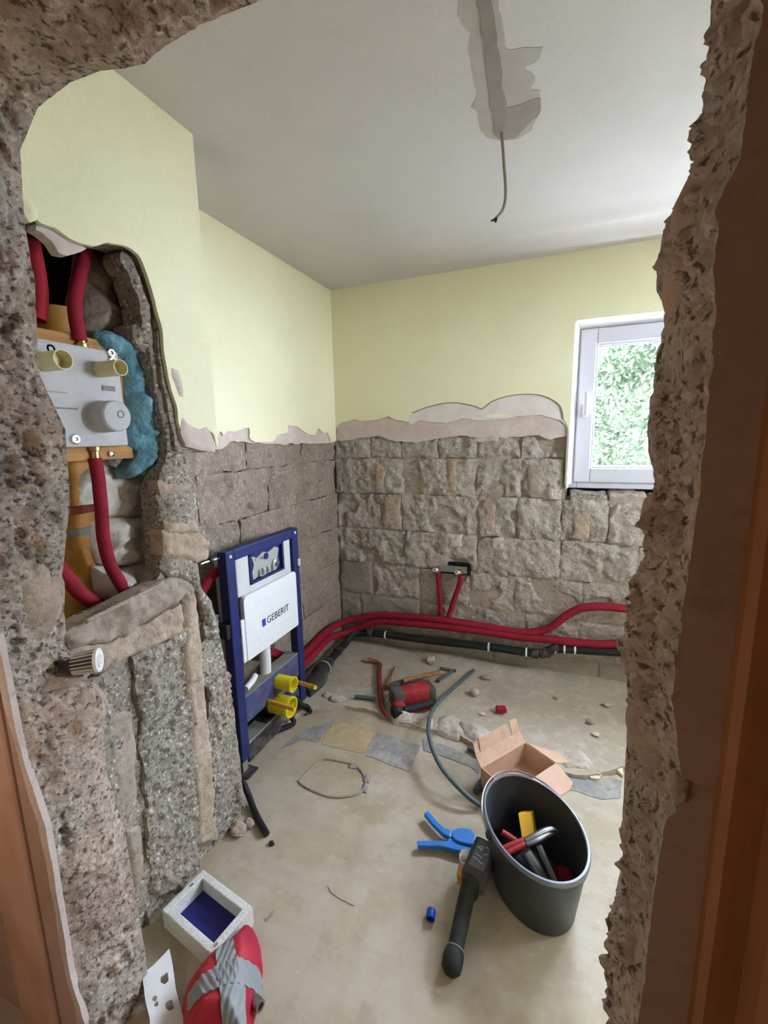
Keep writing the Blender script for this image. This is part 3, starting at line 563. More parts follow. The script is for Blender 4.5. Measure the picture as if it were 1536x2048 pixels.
xt2 = np.interp(xt, [-.978, .115], [-1.02, .125])
NC = np.concatenate([np.stack([ip(ln, 1, zl), zl], 1), np.stack([xt2, ip(tn, 0, xt2)], 1), np.stack([ip(rn, 1, zr), zr], 1)])
nl, ntp, nr = len(zl), len(xt), len(zr)
NRM = np.concatenate([np.tile([1., 0], (nl, 1)), np.tile([0, -1.], (ntp, 1)), np.tile([-1., 0], (nr, 1))])
kk = 25; NRM = np.stack([np.convolve(np.pad(NRM[:, i], kk, 'edge'), np.ones(2*kk+1)/(2*kk+1), 'valid') for i in (0, 1)], 1); NRM /= np.linalg.norm(NRM, axis=1)[:, None]
ns = 40; sg = np.linspace(0, 1, ns); T = len(FC)
P = FC[:, None, :]*(1-sg)[None, :, None]+NC[:, None, :]*sg[None, :, None]
YY = (YN1+(YN0-YN1)*sg)[None, :].repeat(T, 0)
pp = np.stack([P[..., 0], YY, P[..., 1]], -1).reshape(-1, 3)
nn = np.stack([np.repeat(NRM[:, 0], ns), np.zeros(T*ns), np.repeat(NRM[:, 1], ns)], 1)
msk = np.clip((fbm(pp*4.2+5, 3, 33)-.06)*7, 0, 1)               # where smooth mortar covers the stones
gv = gravel(pp*np.array([1, .8, 1.25]), 62, 40); gv2 = gravel(pp, 120, 44)
ridg = np.abs(fbm(pp*np.array([20, 20, 15])+3, 4, 52))
pit = np.clip(fbm(pp*np.array([34, 34, 26])+8, 3, 57)-.10, 0, .3)
dsp = .020*fbm(pp*7, 4, 50)+.004*fbm(pp*60, 3, 55)+(1-msk)*(.014*gv+.006*gv2-.016*ridg-.085*pit+.004)+msk*.004
edgef = np.clip(np.minimum(sg, 1-sg)/.22, .12, 1)[None, :].repeat(T, 0).reshape(-1)
dsp = dsp*edgef+(.004*np.clip(np.minimum(sg, 1-sg)*4, 0, 1))[None, :].repeat(T, 0).reshape(-1)
dsp[(nl+ntp)*ns:] -= .003
pj = pp+nn*dsp[:, None]; pj[:, 1] += .006*fbm(pp*14, 3, 60)*(np.abs(np.tile(sg, T)-.5) < .49)
idx = np.arange(T*ns).reshape(T, ns)
Fq = np.stack([idx[:-1, :-1], idx[1:, :-1], idx[1:, 1:], idx[:-1, 1:]], -1).reshape(-1, 4)
# front and rear faces of that wall
def face(cv, y, k):
    o = []; lim = []
    m = len(cv)
    a = np.array(cv); b = a.copy()
    b[:nl, 0] = -1.45; b[nl+ntp:, 0] = XR+.05; b[nl:nl+ntp, 1] = 2.40
    b[nl, :] = (-1.45, 2.40); b[nl-1, :] = (-1.45, 2.40); b[nl+ntp-1, :] = (XR+.05, 2.40); b[nl+ntp, :] = (XR+.05, 2.40)
    V = np.concatenate([np.stack([a[:, 0], np.full(m, y), a[:, 1]], 1), np.stack([b[:, 0], np.full(m, y), b[:, 1]], 1)])
    i = np.arange(m-1); return V, np.stack([i, i+1, i+1+m, i+m], 1)
wall_front = struct(mk('wall_front', pj, Fq, 'gravel', None, True), 'broken edge of the rubble wall framing the view')
V, F = face(pj.reshape(T, ns, 3)[:, -1, [0, 2]], YN0, 1); V[:T, 1] = pj.reshape(T, ns, 3)[:, -1, 1]
mk('hall_plaster', V, F, 'nplaster', wall_front)
V, F = face(pj.reshape(T, ns, 3)[:, 0, [0, 2]], YN1, 1); V[:T, 1] = pj.reshape(T, ns, 3)[:, 0, 1]
mk('room_plaster', V, F[:, ::-1], 'yellow', wall_front)
# smooth clumps of mortar on the right reveal, plaster lip on the left
def clump(c, r, seed, m, par, nm='mortar_clump'):
    bm = bmesh.new(); bmesh.ops.create_icosphere(bm, subdivisions=4, radius=1)
    q = np.array([v.co[:] for v in bm.verts]); d = 1+.28*fbm(q*1.6+seed, 3, seed)+.08*fbm(q*5+seed, 3, seed+1)
    for v, s, w in zip(bm.verts, d, q): v.co = Vector(np.array(c)+w*s*np.array(r))
    return fromb(nm, bm, m, par, True)
clump((.128, .575, 1.60), (.034, .06, .085), 3, 'nplaster', wall_front); clump((.130, .56, 1.075), (.036, .06, .055), 5, 'mortar', wall_front); clump((.124, .60, 1.318), (.028, .035, .038), 7, 'nplaster', wall_front)
clump((.130, .478, 1.062), (.011, .012, .018), 9, 'mortar', wall_front); clump((-1.0, .60, .80), (.034, .05, .07), 11, 'mortar', wall_front); clump((-1.07, .56, 1.10), (.05, .07, .12), 13, 'mortar', wall_front)
clump((.138, .52, .70), (.03, .05, .14), 15, 'mortar', wall_front)
# torn edges of the hall-side plaster along both reveals
frn = lambda u, v, h: np.stack([u, YN0-h, v], -1)
def lipsheet(cv, z0, z1, w0, w1, s, m, seed):
    c = np.array([p for p in cv if z0 < p[1] < z1][::3]); c = c[np.argsort(c[:, 1])]
    w = w0+(w1-w0)*(.5+.9*fbm(np.stack([c[:, 1]*9, c[:, 1]*0, c[:, 1]*0+seed], 1), 3, seed))
    o = c.copy(); o[:, 0] += s*np.clip(w, .001, None); c[:, 0] -= s*.004
    sheet('plaster_lip', [np.concatenate([c, o[::-1]])], frn, .005, lambda U, V, D: .0015+np.minimum(D, .006)*.5+.002*fbm(np.stack([U*30, V*30, U*0], 1), 3, seed), .01, m, wall_front, True)
lipsheet(NC[:nl], .08, 1.06, .006, .030, -1, 'pink', 3)
# wooden door casing on the hall side, both sides of the old doorway
def casing(name, x0, s, lab, m='wood'):
    pf = [(0, 0), (0, -.012), (.006, -.02), (.03, -.024), (.042, -.03), (.046, -.042), (.056, -.048), (.14, -.048), (.14, 0)]
    if s < 0: pf = [(0, 0), (0, -.004), (.004, -.008), (.05, -.009), (.14, -.009), (.14, 0)]
    V = []; n = len(pf)
    for z in np.linspace(0, 2.2, 12):
        for a, b in pf: V.append((x0+s*a, YN0-.001+b, z))
    F = [[i*n+k, i*n+(k+1) % n, (i+1)*n+(k+1) % n, (i+1)*n+k] for i in range(11) for k in range(n)]
    return struct(mk(name, V, F, m), lab)
casing('trim_1', .158, 1, 'brown wooden door casing at the right edge')
casing('trim_2', -1.042, -1, 'tan wooden door casing at the lower left edge', 'lwood')
# ---- window
win = struct(thing('window_1', 'white plastic window with view of green foliage', None, (WX0, YB+.1, WZ0)))
YF = YB+.095
def ringbox(name, x0, x1, z0, z1, w, y0, y1, m, par, bev=.004):
    bm = bmesh.new()
    for lo, hi in [((x0, y0, z0), (x0+w, y1, z1)), ((x1-w, y0, z0), (x1, y1, z1)), ((x0+w, y0, z0), (x1-w, y1, z0+w)), ((x0+w, y0, z1-w), (x1-w, y1, z1))]: bbox(bm, lo, hi, bev)
    return fromb(name, bm, m, par, False)
fx0, fx1, fz0, fz1 = WX0+.004, WX1-.004, WZ0, WZ1-.028
ringbox('frame', fx0, fx1, fz0, fz1, .045, YF, YF+.07, 'pvc', win)
box('mullion', (.60, YF, fz0+.04), (.665, YF+.07, fz1-.04), 'pvc', win, .004)
fxr = fx1; fx1 = .662
sash = ringbox('sash', fx0+.03, fx1-.03, fz0+.034, fz1-.004, .078, YF-.018, YF+.05, 'pvc', win, .006)
ringbox('glazing_bead', fx0+.104, fx1-.104, fz0+.108, fz1-.078, .014, YF-.010, YF+.03, 'pvc', sash, .003)
ringbox('seal', fx0+.117, fx1-.117, fz0+.121, fz1-.091, .004, YF+.0, YF+.028, 'rubber', sash, 0)
box('pane', (fx0+.116, YF+.012, fz0+.12), (fx1-.116, YF+.018, fz1-.09), 'glass', sash)
sash2 = ringbox('sash', .634, fxr-.03, fz0+.034, fz1-.004, .078, YF-.018, YF+.05, 'pvc', win, .006)
box('pane', (.70, YF+.012, fz0+.10), (fxr-.10, YF+.018, fz1-.07), 'glass', sash2)
hz = LY(1166, 820, YF-.03)[2]
hb = box('handle_base', (fx0+.055, YF-.028, hz-.04), (fx0+.083, YF-.018, hz+.03), 'pvc', sash, .004)
tube('handle', [(fx0+.069, YF-.026, hz-.02), (fx0+.069, YF-.05, hz-.02), (fx0+.069, YF-.056, hz-.005), (fx0+.069, YF-.056, hz+.09)], [.010, .010, .009, .008], 'pvc', sash, 10, 4)
# splayed bright reveals beside and above, jamb on the right, ragged sill bed below
prism('reveal', [(WX0-.001, YB+.001, 1.14), (WX0+.035, YF+.03, 1.14), (WX0-.012, YF+.03, 1.14), (WX0-.012, YB+.006, 1.14)], (0, 0, WZ1-1.14), 'reveal', win)
prism('reveal', [(WX0-.001, YB+.001, WZ1), (WX0-.001, YF+.03, WZ1-.03), (WX0-.001, YF+.03, WZ1+.02), (WX0-.001, YB+.006, WZ1+.012)], (WX1-WX0, 0, 0), 'reveal', win)
prism('reveal', [(WX1, YB+.001, 1.10), (WX1-.035, YF+.03, 1.10), (WX1+.02, YF+.03, 1.10), (WX1+.012, YB+.006, 1.10)], (0, 0, WZ1-1.10), 'reveal', win)
for i in range(6):
    x = WX0+.02+i*.19
    sheet('sill_rubble', [jag([(x, YB+.03), (x+.18, YB+.03), (x+.18, YB+.16), (x, YB+.16)], .012, .015, 380+i, True)], lambda u, v, h: np.stack([u, v, 1.062+h], -1), .012, (lambda s: lambda U, V, D: .026+.025*fbm(np.stack([U*14, V*14, U*0], 1), 3, s)+np.minimum(D, .01))(i), .04, 'mortarg' if i % 2 else 'gravelg', win, True)
for i, (z, r) in enumerate([(1.27, .010), (1.225, .014), (1.20, .009), (1.13, .012), (1.32, .008)]):
    clump((WX0-.002, YB+.03, z), (r*.7, .012, r*1.3), 400+i, 'white', win, 'foam_bead')
box('sill_gap_shade', (WX0, YF+.07, 1.06), (WX1, YF+.1, WZ0), 'dark', win)  # black strip painted as the shade under the window frame
w2 = struct(thing('added_side_window', 'unseen white window added in the right wall for side light', None, (XR+.1, VY0, VZ0)))  # not seen from the camera, added to light the left side and floor
bm = bmesh.new()
for lo, hi in [((XR+.1, VY0, VZ0), (XR+.16, VY0+.07, VZ1)), ((XR+.1, VY1-.07, VZ0), (XR+.16, VY1, VZ1)), ((XR+.1, VY0, VZ0), (XR+.16, VY1, VZ0+.07)), ((XR+.1, VY0, VZ1-.07), (XR+.16, VY1, VZ1))]: bbox(bm, lo, hi, .004)
fromb('frame', bm, 'pvc', w2)
box('pane', (XR+.125, VY0+.06, VZ0+.06), (XR+.131, VY1-.06, VZ1-.06), 'glass', w2)
# ---- outside: clipped tree wall of foliage behind unseen ground, pale grey to bounce neutral light
struct(box('ground_outside', (-6, -3, -.6), (12, 14, -.3), 'bounce_ground'), 'unseen yard ground, pale grey to bounce neutral light')
rng = np.random.default_rng(5)
N = 42000
lx = rng.uniform(-3.2, 5.2, N); lz = rng.uniform(-.35, 3.2, N)
bulge = .45*fbm(np.stack([lx*.9, lz*.9, lx*0], 1), 3, 8)
ly = 6.8-bulge*1.2+np.abs(rng.normal(0, .16, N))+np.clip(lz-2.6, 0, 1)*.6
c = np.stack([lx, ly, lz], 1)
s_ = rng.uniform(.028, .06, N)
d1 = rng.normal(0, 1, (N, 3)); d1[:, 2] -= .5; d1 /= np.linalg.norm(d1, axis=1)[:, None]
d2 = np.cross(d1, rng.normal(0, 1, (N, 3))+np.array([0, -1.2, .8])); d2 /= np.linalg.norm(d2, axis=1)[:, None]
V = np.stack([c-d1*s_[:, None], c+d2*s_[:, None]*.45, c+d1*s_[:, None], c-d2*s_[:, None]*.45], 1).reshape(-1, 3)
tree = thing('garden_hedge', 'bright green leafy hedge seen through the window', 'hedge', (1, 7.1, -.3))
tag(mk('foliage', V, np.arange(N*4).reshape(-1, 4), 'leaf', tree), kind='stuff')
core_ = rng.uniform(0, 1, 1)
hv = []; hf_ = []; nx, nz = 50, 24
for i in range(nx):
    for k in range(nz):
        x = -3.2+8.4*i/(nx-1); z = -.3+3.35*k/(nz-1)
        hv.append((x, 7.02-.5*fbm(np.array([[x*.9, z*.9, 0.]]), 3, 8)[0]+max(z-2.6, 0)*.6, z))
hf_ = [[i*nz+k, (i+1)*nz+k, (i+1)*nz+k+1, i*nz+k+1] for i in range(nx-1) for k in range(nz-1)]
mk('inner_growth', hv, hf_, 'leaf', tree)
for x in (-2, -.4, 1.1, 2.6, 4.1): tube('stem', [(x, 7.4, -.31), (x+.06, 7.35, .8), (x-.04, 7.3, 2.2)], [.06, .05, .03], 'bark', tree, 8, 3)
# ================================================================== THINGS
# ---- wall-hung toilet frame
XF = -1.19
fy0, fy1, fzt = 1.305, 1.815, .985
fr = thing('toilet_frame', 'navy blue steel toilet installation frame with white cistern panel', 'toilet frame', (XF, 1.56, 0))
def post(ya, yb):
    bm = bmesh.new(); bbox(bm, (XF-.045, ya, .06), (XF, yb, fzt), .004); return fromb('post', bm, 'navy', fr, False)
pl = post(fy0, fy0+.05); pr = post(fy1-.05, fy1)
box('top_rail', (XF-.045, fy0+.05, fzt-.045), (XF, fy1-.05, fzt), 'navy', fr, .004)
for y in (fy0+.025, fy1-.025): lathe('screw', (XF, y, fzt-.022), (1, 0, 0), [(.0075, 0), (.0075, .002), (.004, .004)], 'pvc', fr, 12)
box('edge_clip', (XF-.002, fy1-.016, .79), (XF+.005, fy1+.003, .825), 'pvc', fr, .002)
# feet
for y in (fy0+.025, fy1-.025):
    ft = box('foot', (XF-.035, y-.016, -.0), (XF-.008, y+.016, .10), 'galv', fr, .002)
    box('foot_plate', (XF-.06, y-.035, .0), (XF+.03, y+.035, .008), 'blackd', ft, .002)
# cross members
bm = bmesh.new(); bbox(bm, (XF-.05, fy0+.05, .215), (XF-.004, fy1-.05, .335), .005)
trav = fromb('traverse', bm, 'navyd', fr)
box('traverse_top', (XF-.07, fy0+.05, .335), (XF-.004, fy1-.05, .341), 'galv', trav, .002)
for y, z in ((fy0+.075, .235), (1.56, .315), (fy1-.075, .235)): lathe('bolt', (XF-.004, y, z), (1, 0, 0), [(.008, 0), (.008, .003), (.003, .005)], 'steel', trav, 10)
box('drip_channel', (XF-.07, fy0+.055, .02), (XF-.012, fy0+.30, .105), 'blackd', fr, .004)
box('channel_top', (XF-.09, fy0+.055, .105), (XF-.012, fy0+.30, .116), 'galv', fr, .003)
box('lower_bracket', (XF-.05, fy1-.19, .10), (XF-.01, fy1-.05, .15), 'navyd', fr, .004)
# cistern
cb = box('cistern', (XF-.135, fy0+.065, .50), (XF-.022, fy1-.065, .945), 'cist', fr, .022)
oy0, oy1, oz0, oz1 = 1.447, 1.695, .806, .942
bm = bmesh.new(); bbox(bm, (XF-.03, fy0+.06, .775), (XF-.008, oy0, .945), .008); bbox(bm, (XF-.03, oy1, .775), (XF-.008, fy1-.06, .945), .008); bbox(bm, (XF-.03, oy0-.004, .775), (XF-.009, oy1+.004, oz0), .002); bbox(bm, (XF-.03, oy0-.004, oz1), (XF-.009, oy1+.004, .952), .002)
ac = fromb('access_surround', bm, 'cist', fr)
bm = bmesh.new()
for lo, hi in [((XF-.022, oy0, oz0), (XF-.004, oy0+.012, oz1)), ((XF-.022, oy1-.012, oz0), (XF-.004, oy1, oz1)), ((XF-.022, oy0, oz0), (XF-.004, oy1, oz0+.010)), ((XF-.022, oy0, oz1-.010), (XF-.004, oy1, oz1))]: bbox(bm, lo, hi, .002)
af = fromb('access_frame', bm, 'navy', fr)
box('access_back', (XF-.024, oy0+.01, oz0+.008), (XF-.0205, oy1-.01, oz1-.008), 'navy', af)
cy, cz = (oy0+oy1)/2, (oz0+oz1)/2
stp = [(cy-.095, cz-.055), (cy-.06, cz-.048), (cy-.03, cz-.058), (cy+.03, cz-.05), (cy+.07, cz-.056), (cy+.098, cz-.03), (cy+.085, cz), (cy+.1, cz+.04), (cy+.07, cz+.055), (cy+.02, cz+.04), (cy-.02, cz+.052), (cy-.06, cz+.035), (cy-.098, cz+.05), (cy-.085, cz+.01), (cy-.1, cz-.02)]
prism('flush_mechanism', [(XF-.0205, a, b) for a, b in stp], (.006, 0, 0), 'mech', af)
box('lever_bridge', (XF-.0145, cy-.06, cz-.05), (XF-.003, cy+.055, cz-.018), 'mech', af, .003)
for dy in (-.045, -.012, .022): box('lever', (XF-.004, cy+dy-.006, cz-.046), (XF+.002, cy+dy+.006, cz-.014), 'steel', af, .002)
lathe('float_cap', (XF-.0145, cy+.06, cz-.02), (1, 0, 0), [(.02, 0), (.02, .009), (.016, .012)], 'steel', af, 18)
lathe('dark_knob', (XF-.0145, cy+.0, cz+.028), (1, 0, 0), [(.015, 0), (.015, .004)], 'navy', af, 16)
tube('wire', [(XF-.009, cy-.08, cz+.03), (XF-.006, cy-.05, cz+.038), (XF-.008, cy-.02, cz+.02)], .002, 'steel', af, 6, 4)
# white panel with shoulders
py0, py1, pz0, pz1 = 1.375, 1.765, .495, .778
bm = bmesh.new(); pts = []
for (a, b, s0) in ((py0, pz0, 0), (py1, pz0, 1), (py1, pz1, 2), (py0, pz1, 3)):
    r = .022 if s0 > 1 else .008
    ca = a+(r if s0 in (0, 3) else -r); cb_ = b+(r if s0 < 2 else -r)
    for k in range(6):
        t = PI+(PI/2)*s0+PI/2*k/5; pts.append((XF-.012, ca+r*math.cos(t), cb_+r*math.sin(t)))
pan = prism('insulation_panel', pts, (.022, 0, 0), 'plate', fr, .003)
box('panel_shoulder', (XF-.012, fy0+.05, pz0+.0), (XF+.006, py0+.004, pz0+.19), 'plate', pan, .004)
for z, a, b in ((.725, 1.47, 1.68), (.655, 1.48, 1.69), (.575, 1.48, 1.70), (.53, 1.47, 1.70)): box('panel_rib', (XF+.009, a, z), (XF+.0125, b, z+.005), 'plate', pan, .0015)
MY = lambda o: basis(o, (0, 1, 0), (0, 0, 1), (1, 0, 0))
text('logo_text', 'GEBERIT', .046, MY((XF+.0105, 1.515, .605)), 'ink', pan)
box('logo_square', (XF+.0098, 1.482, .604), (XF+.0108, 1.507, .637), 'inkb', pan)
tube('flush_pipe', [(XF-.045, 1.555, .51), (XF-.045, 1.555, .40), (XF-.05, 1.555, .30)], .026, 'plate', fr, 16, 3)
tube('fill_hose', [(XF-.02, 1.38, .36), (XF-.03, 1.44, .365), (XF-.04, 1.47, .37)], .014, 'plate', fr, 10, 3)
def plug(y, z, r, l):
    lathe('yellow_plug', (XF-.03, y, z), (1, 0, 0), [(r*.93, 0), (r*.93, .03), (r*.95, .03+l), (r, .032+l), (r, .045+l), (r*.88, .045+l), (r*.84, l), (r*.8, .03), (.001, .028)], 'yplug', fr, 28, False)
plug(1.585, .285, .036, .07); plug(1.572, .175, .048, .06)
box('plug_web', (XF+.02, 1.54, .17), (XF+.07, 1.604, .176), 'yplug', fr, .001)
a = LX(588, 1362, XF); b = LX(631, 1375, -1.03); tube('stud_sleeve', [a, (a+b)/2, b], .010, 'orod', fr, 10, 2)
a = LX(536, 1402, XF); b = LX(590, 1419, -1.03); tube('stud_sleeve', [a, (a+b)/2, b], .010, 'orod', fr, 10, 2)
# drain bend, straps and fixings
tube('drain_bend', [(XF-.03, 1.572, .175), (XF-.07, 1.572, .17), (XF-.10, 1.575, .13), (XF-.10, 1.59, .06), (XF-.10, 1.62, .02)], .052, 'black', fr, 18, 5)
box('drain_clamp', (XF-.10, 1.50, .10), (XF-.02, 1.66, .125), 'black', fr, .004)
box('strap', (XF-.06, fy0-.022, .63), (XF-.006, fy0+.006, .69), 'black', fr, .004)
box('corner_block', (XF-.016, fy0+.048, .615), (XF+.002, fy0+.066, .69), 'navy', fr, .003)
tube('wall_bolt', [(XF-.03, fy0, .963), (XF-.03, fy0-.05, .965), (XF-.03, fy0-.10, .966)], .005, 'steel', fr, 8, 2)
lathe('wall_nut', (XF-.03, fy0-.055, .965), (0, 1, 0), [(.012, 0), (.012, .014)], 'black', fr, 6)
tube('black_hose', [(XF-.02, fy1-.08, .12), (XF+.0, fy1-.06, .06), (XF+.02, fy1-.03, .03), (XF+.05, fy1-.05, .018)], .013, 'black', fr, 10, 5)
tube('black_hose', [(XF-.03, fy1-.14, .10), (XF+.0, fy1-.15, .05), (XF+.02, fy1-.16, .022), (XF-.02, fy1-.22, .018)], .012, 'black', fr, 10, 5)
# ---- red insulated water pipes
def bk(l, Y=YB-.02): return [LY(x, y, Y) for x, y in l]
def lw(l, X=XB+.03): return [LX(x, y, X) for x, y in l]
RP_ = 'red foam-sleeved water pipes'
p1 = lw([(430, 1160), (520, 1300)], -1.30)[1:]+lw([(590, 1316), (615, 1302), (655, 1262)])+[np.array([-1.30, 2.50, LX(680, 1245, XB+.03)[2]])]+bk([(745, 1231), (800, 1232), (860, 1237), (920, 1245), (980, 1255), (1040, 1264), (1078, 1263), (1102, 1254), (1130, 1233), (1150, 1221), (1168, 1215), (1205, 1213), (1250, 1217), (1310, 1222), (1400, 1226)])
p1.append(np.array([1.345, YB-.02, p1[-1][2]])); tag(tube('water_pipe', p1, 0.0225, 'red', None, 14, 5), 'upper red foam-sleeved pipe, climbing at its right end', 'pipe', RP_)
p2 = lw([(560, 1366), (590, 1340), (618, 1319), (656, 1278)], XB+.045)+[np.array([-1.285, 2.485, LX(684, 1262, XB+.03)[2]])]+bk([(750, 1244), (800, 1245), (860, 1250), (920, 1257), (980, 1265), (1040, 1274), (1100, 1279), (1150, 1285), (1200, 1288), (1262, 1287), (1320, 1288), (1400, 1290)], YB-.03)
p2.append(np.array([1.345, YB-.03, p2[-1][2]])); tag(tube('water_pipe', p2, 0.0225, 'red', None, 14, 5), 'lower red foam-sleeved pipe running level above the black drain', 'pipe', RP_)
for i, (l, lab) in enumerate([([(876, 1146), (877, 1160), (880, 1195), (884, 1236), (898, 1250)], 'left red pipe rising to the tap bracket on the far wall'), ([(921, 1150), (920, 1166), (908, 1200), (898, 1232), (886, 1252)], 'slanting red pipe rising to the right tap connection')]):
    tag(tube('tap_riser', bk(l, YB+.002-.012*i), .0165, 'red', None, 12, 5), lab, 'pipe', 'red risers to the tap bracket')
tb = thing('tap_bracket', 'flat metal tap bracket with two white plugged outlets in the far wall', 'bracket', LY(900, 1140, YB))
c1 = LY(874, 1142, YB-.03); c2 = LY(918, 1147, YB-.03)
z_ = c1[2]; box('mount_plate', (c1[0]+.01, YB+.004, z_-.012), (c2[0]+.04, YB+.012, z_+.03), 'galv', tb, .002)
box('recess_shade', (c1[0]-.02, YB+.03, z_-.03), (c2[0]+.06, YB+.034, z_+.05), 'dark', tb)  # thin black sheet painted as the shade behind the bracket
for c in (c1, c2):
    e = tube('elbow', [c+np.array([0, .045, -.03]), c+np.array([0, .04, 0]), c+np.array([0, .012, 0])], .014, 'brass', tb, 12, 3)
    lathe('plug', c+np.array([0, .03, 0]), (-.15, -1, .25), [(.010, 0), (.010, .05), (.012, .052), (.012, .062), (.006, .062), (.005, .04)], 'plate', e, 14)
tag(tube('tap_riser', lw([(402, 1185), (425, 1150), (445, 1136), (470, 1120)], -1.28), .02, 'red', None, 12, 4), 'short red pipe end behind the left post of the toilet frame', 'pipe')
# ---- black drain pipe
dr = thing('drain_pipe', 'black plastic drain pipe with white clips along the far wall', 'pipe', LY(980, 1295, YB-.03))
DY = YB-.035
d1 = [LX(652, 1330, -1.27), LX(680, 1298, -1.275), np.array([-1.27, 2.44, LX(706, 1272, -1.27)[2]]), np.array([-1.245, 2.50, .108]), np.array([-1.19, 2.53, .106])]+bk([(760, 1268), (860, 1281), (978, 1294), (1040, 1303), (1084, 1308)], DY)
tube('run', d1, .0235, 'black', dr, 16, 5)
tube('run', bk([(1082, 1308), (1094, 1305), (1106, 1298), (1118, 1297)], DY), .027, 'blackd', dr, 16, 4)
tube('run', bk([(1116, 1297), (1180, 1301), (1262, 1306), (1330, 1311), (1420, 1318)], DY)+[np.array([1.345, DY, LY(1420, 1318, DY)[2]])], .0235, 'black', dr, 16, 3)
def clipat(x, y, r=.0265):
    c = LY(x, y, DY); q = LY(x+5, y+.6, DY); ax = (q-c)/np.linalg.norm(q-c)
    lathe('pipe_clip', c, ax, [(.022, -.005), (r, -.005), (r, .005), (.022, .005)], 'plate', dr, 18, False)
for x, y in ((772, 1270), (978, 1294), (1053, 1304.5), (1111, 1298), (1129, 1298), (1150, 1299.5)): clipat(x, y)
for x, y in ((740, 1265), (1070, 1307), (1094, 1305)): lathe('socket', LY(x, y, DY), (1, 0, -.08), [(.0235, -.02), (.028, -.018), (.028, .018), (.0235, .02)], 'blackd', dr, 18, False)
lathe('socket', LX(676, 1302, -1.275), (0, 1, .02), [(.0235, -.02), (.0285, -.018), (.0285, .018), (.0235, .02)], 'blackd', dr, 18, False)
cb0 = LX(640, 1345, -1.27)
tube('large_bend', [cb0+np.array([.0, .12, .012]), cb0+np.array([0, .05, .005]), cb0+np.array([0, -.0, -.004]), cb0+np.array([.02, -.07, -.01]), cb0+np.array([.01, -.2, -.012])], [.03, .042, .050, .050, .048], 'blackd', dr, 18, 5)
lathe('white_seal', cb0+np.array([0, .055, .006]), (0, 1, .06), [(.040, -.003), (.0435, -.003), (.0435, .003), (.040, .003)], 'plate', dr, 18, False)
# ---- niche: shower valve and what surrounds it
XV = -1.12
sv = thing('shower_valve', 'grey-white shower valve box on a wooden board in the broken niche', 'shower valve', (XV, .78, 1.40))
vy0, vy1, vz0, vz1 = .62, .888, 1.408, 1.657
body = box('valve_plate', (XV-.03, vy0, vz0), (XV, vy1, vz1), 'boxw', sv, .004)
box('plate_step', (XV-.002, vy0+.0, vz0+.13), (XV+.006, vy0+.12, vz1-.008), 'boxw', body, .003)
box('plate_slot', (XV-.001, .83, 1.553), (XV+.0025, .866, 1.566), 'galv', body, .001)
box('plate_slot', (XV+.0, .70, 1.50), (XV+.0015, .76, 1.504), 'galv', body)
for y, z in ((.712, 1.637), (.868, 1.632), (.742, 1.428), (.866, 1.652)):
    s = lathe('screw', (XV, y, z), (1, 0, 0), [(.013, 0), (.013, .002), (.010, .006), (.005, .006), (.004, .002)], 'chrome', body, 16)
def cyl(nm, y, z, r, l, m, hollow):
    pf = [(r, 0), (r, l), (r*.9, l), (r*.86, l-.03), (.001, l-.03)] if hollow else [(r*1.06, 0), (r, .004), (r, l-.004), (r-.004, l), (.001, l)]
    return lathe(nm, (XV, y, z), (1, 0, 0), pf, m, body, 28, False)
cyl('cream_plug', .832, 1.605, .020, .075, 'cream', True); cyl('cream_plug', .695, 1.605, .022, .07, 'cream', True)
k = cyl('valve_cap', .823, 1.485, .040, .055, 'boxw', False)
lathe('cap_mark', (XV+.055, .832, 1.49), (1, 0, 0), [(.010, -.001), (.010, .001), (.007, .001), (.007, -.001)], 'galv', k, 18, False)
bd = thing('mounting_board', 'orange-brown plywood board behind the shower valve', 'board', (XV-.06, .78, 1.38))
box('board_panel', (XV-.055, .58, 1.372), (XV-.032, .925, 1.688), 'board', bd, .002)
for (x, y, d) in ((163, 684, 1), (190, 905, -1)):
    c = LX(x, y, -1.145); lathe('brass_fitting', c-np.array([0, 0, .025*d]), (0, 0, d), [(.012, 0), (.014, .004), (.014, .02), (.010, .022), (.010, .05)], 'brass', bd, 14)
lathe('board_screw', LX(222, 908, -1.15), (1, 0, 0), [(.008, 0), (.008, .004), (.003, .006)], 'chrome', bd, 12)
def hose(l, X, r, lab, m='red'): return tag(tube('red_hose', [LX(x, y, X if not isinstance(X, list) else X[i]) for i, (x, y) in enumerate(l)], r, m, None, 14, 6), lab, 'hose', 'red hoses in the niche')
hose([(180, 440), (170, 505), (155, 570), (150, 620), (160, 682)], [-1.22, -1.19, -1.16, -1.15, -1.145], .0165, 'red foam-sleeved hose rising above the shower valve')
hose([(190, 916), (197, 960), (203, 1020), (207, 1075), (219, 1125), (240, 1165), (270, 1210)], [-1.145, -1.145, -1.14, -1.14, -1.145, -1.15, -1.16], .0165, 'red foam-sleeved hose hanging below the shower valve')
hose([(80, 1090), (130, 1150), (160, 1185), (200, 1212), (240, 1232)], -1.19, .019, 'red foam-sleeved hose slanting across the brown pipe in the niche')
hose([(60, 480), (72, 540), (78, 590), (74, 640)], -1.2, .02, 'dark red hose beside the left edge of the niche', 'redd')
tag(tube('soil_pipe', [LX(150, 1330, -1.27), LX(152, 1200, -1.27), LX(150, 1040, -1.27), LX(122, 700, -1.27), LX(112, 618, -1.27)], .048, 'ochre', None, 20, 4), 'vertical ochre-brown drain pipe at the back of the niche', 'pipe')
pc = LX(148, 1060, -1.27); tag(lathe('pipe_clamp', pc, (0, 0, 1), [(.0485, -.01), (.054, -.01), (.054, .01), (.0485, .01)], 'galv', None, 20, False), 'grey metal clamp around the ochre-brown drain pipe', 'clamp')
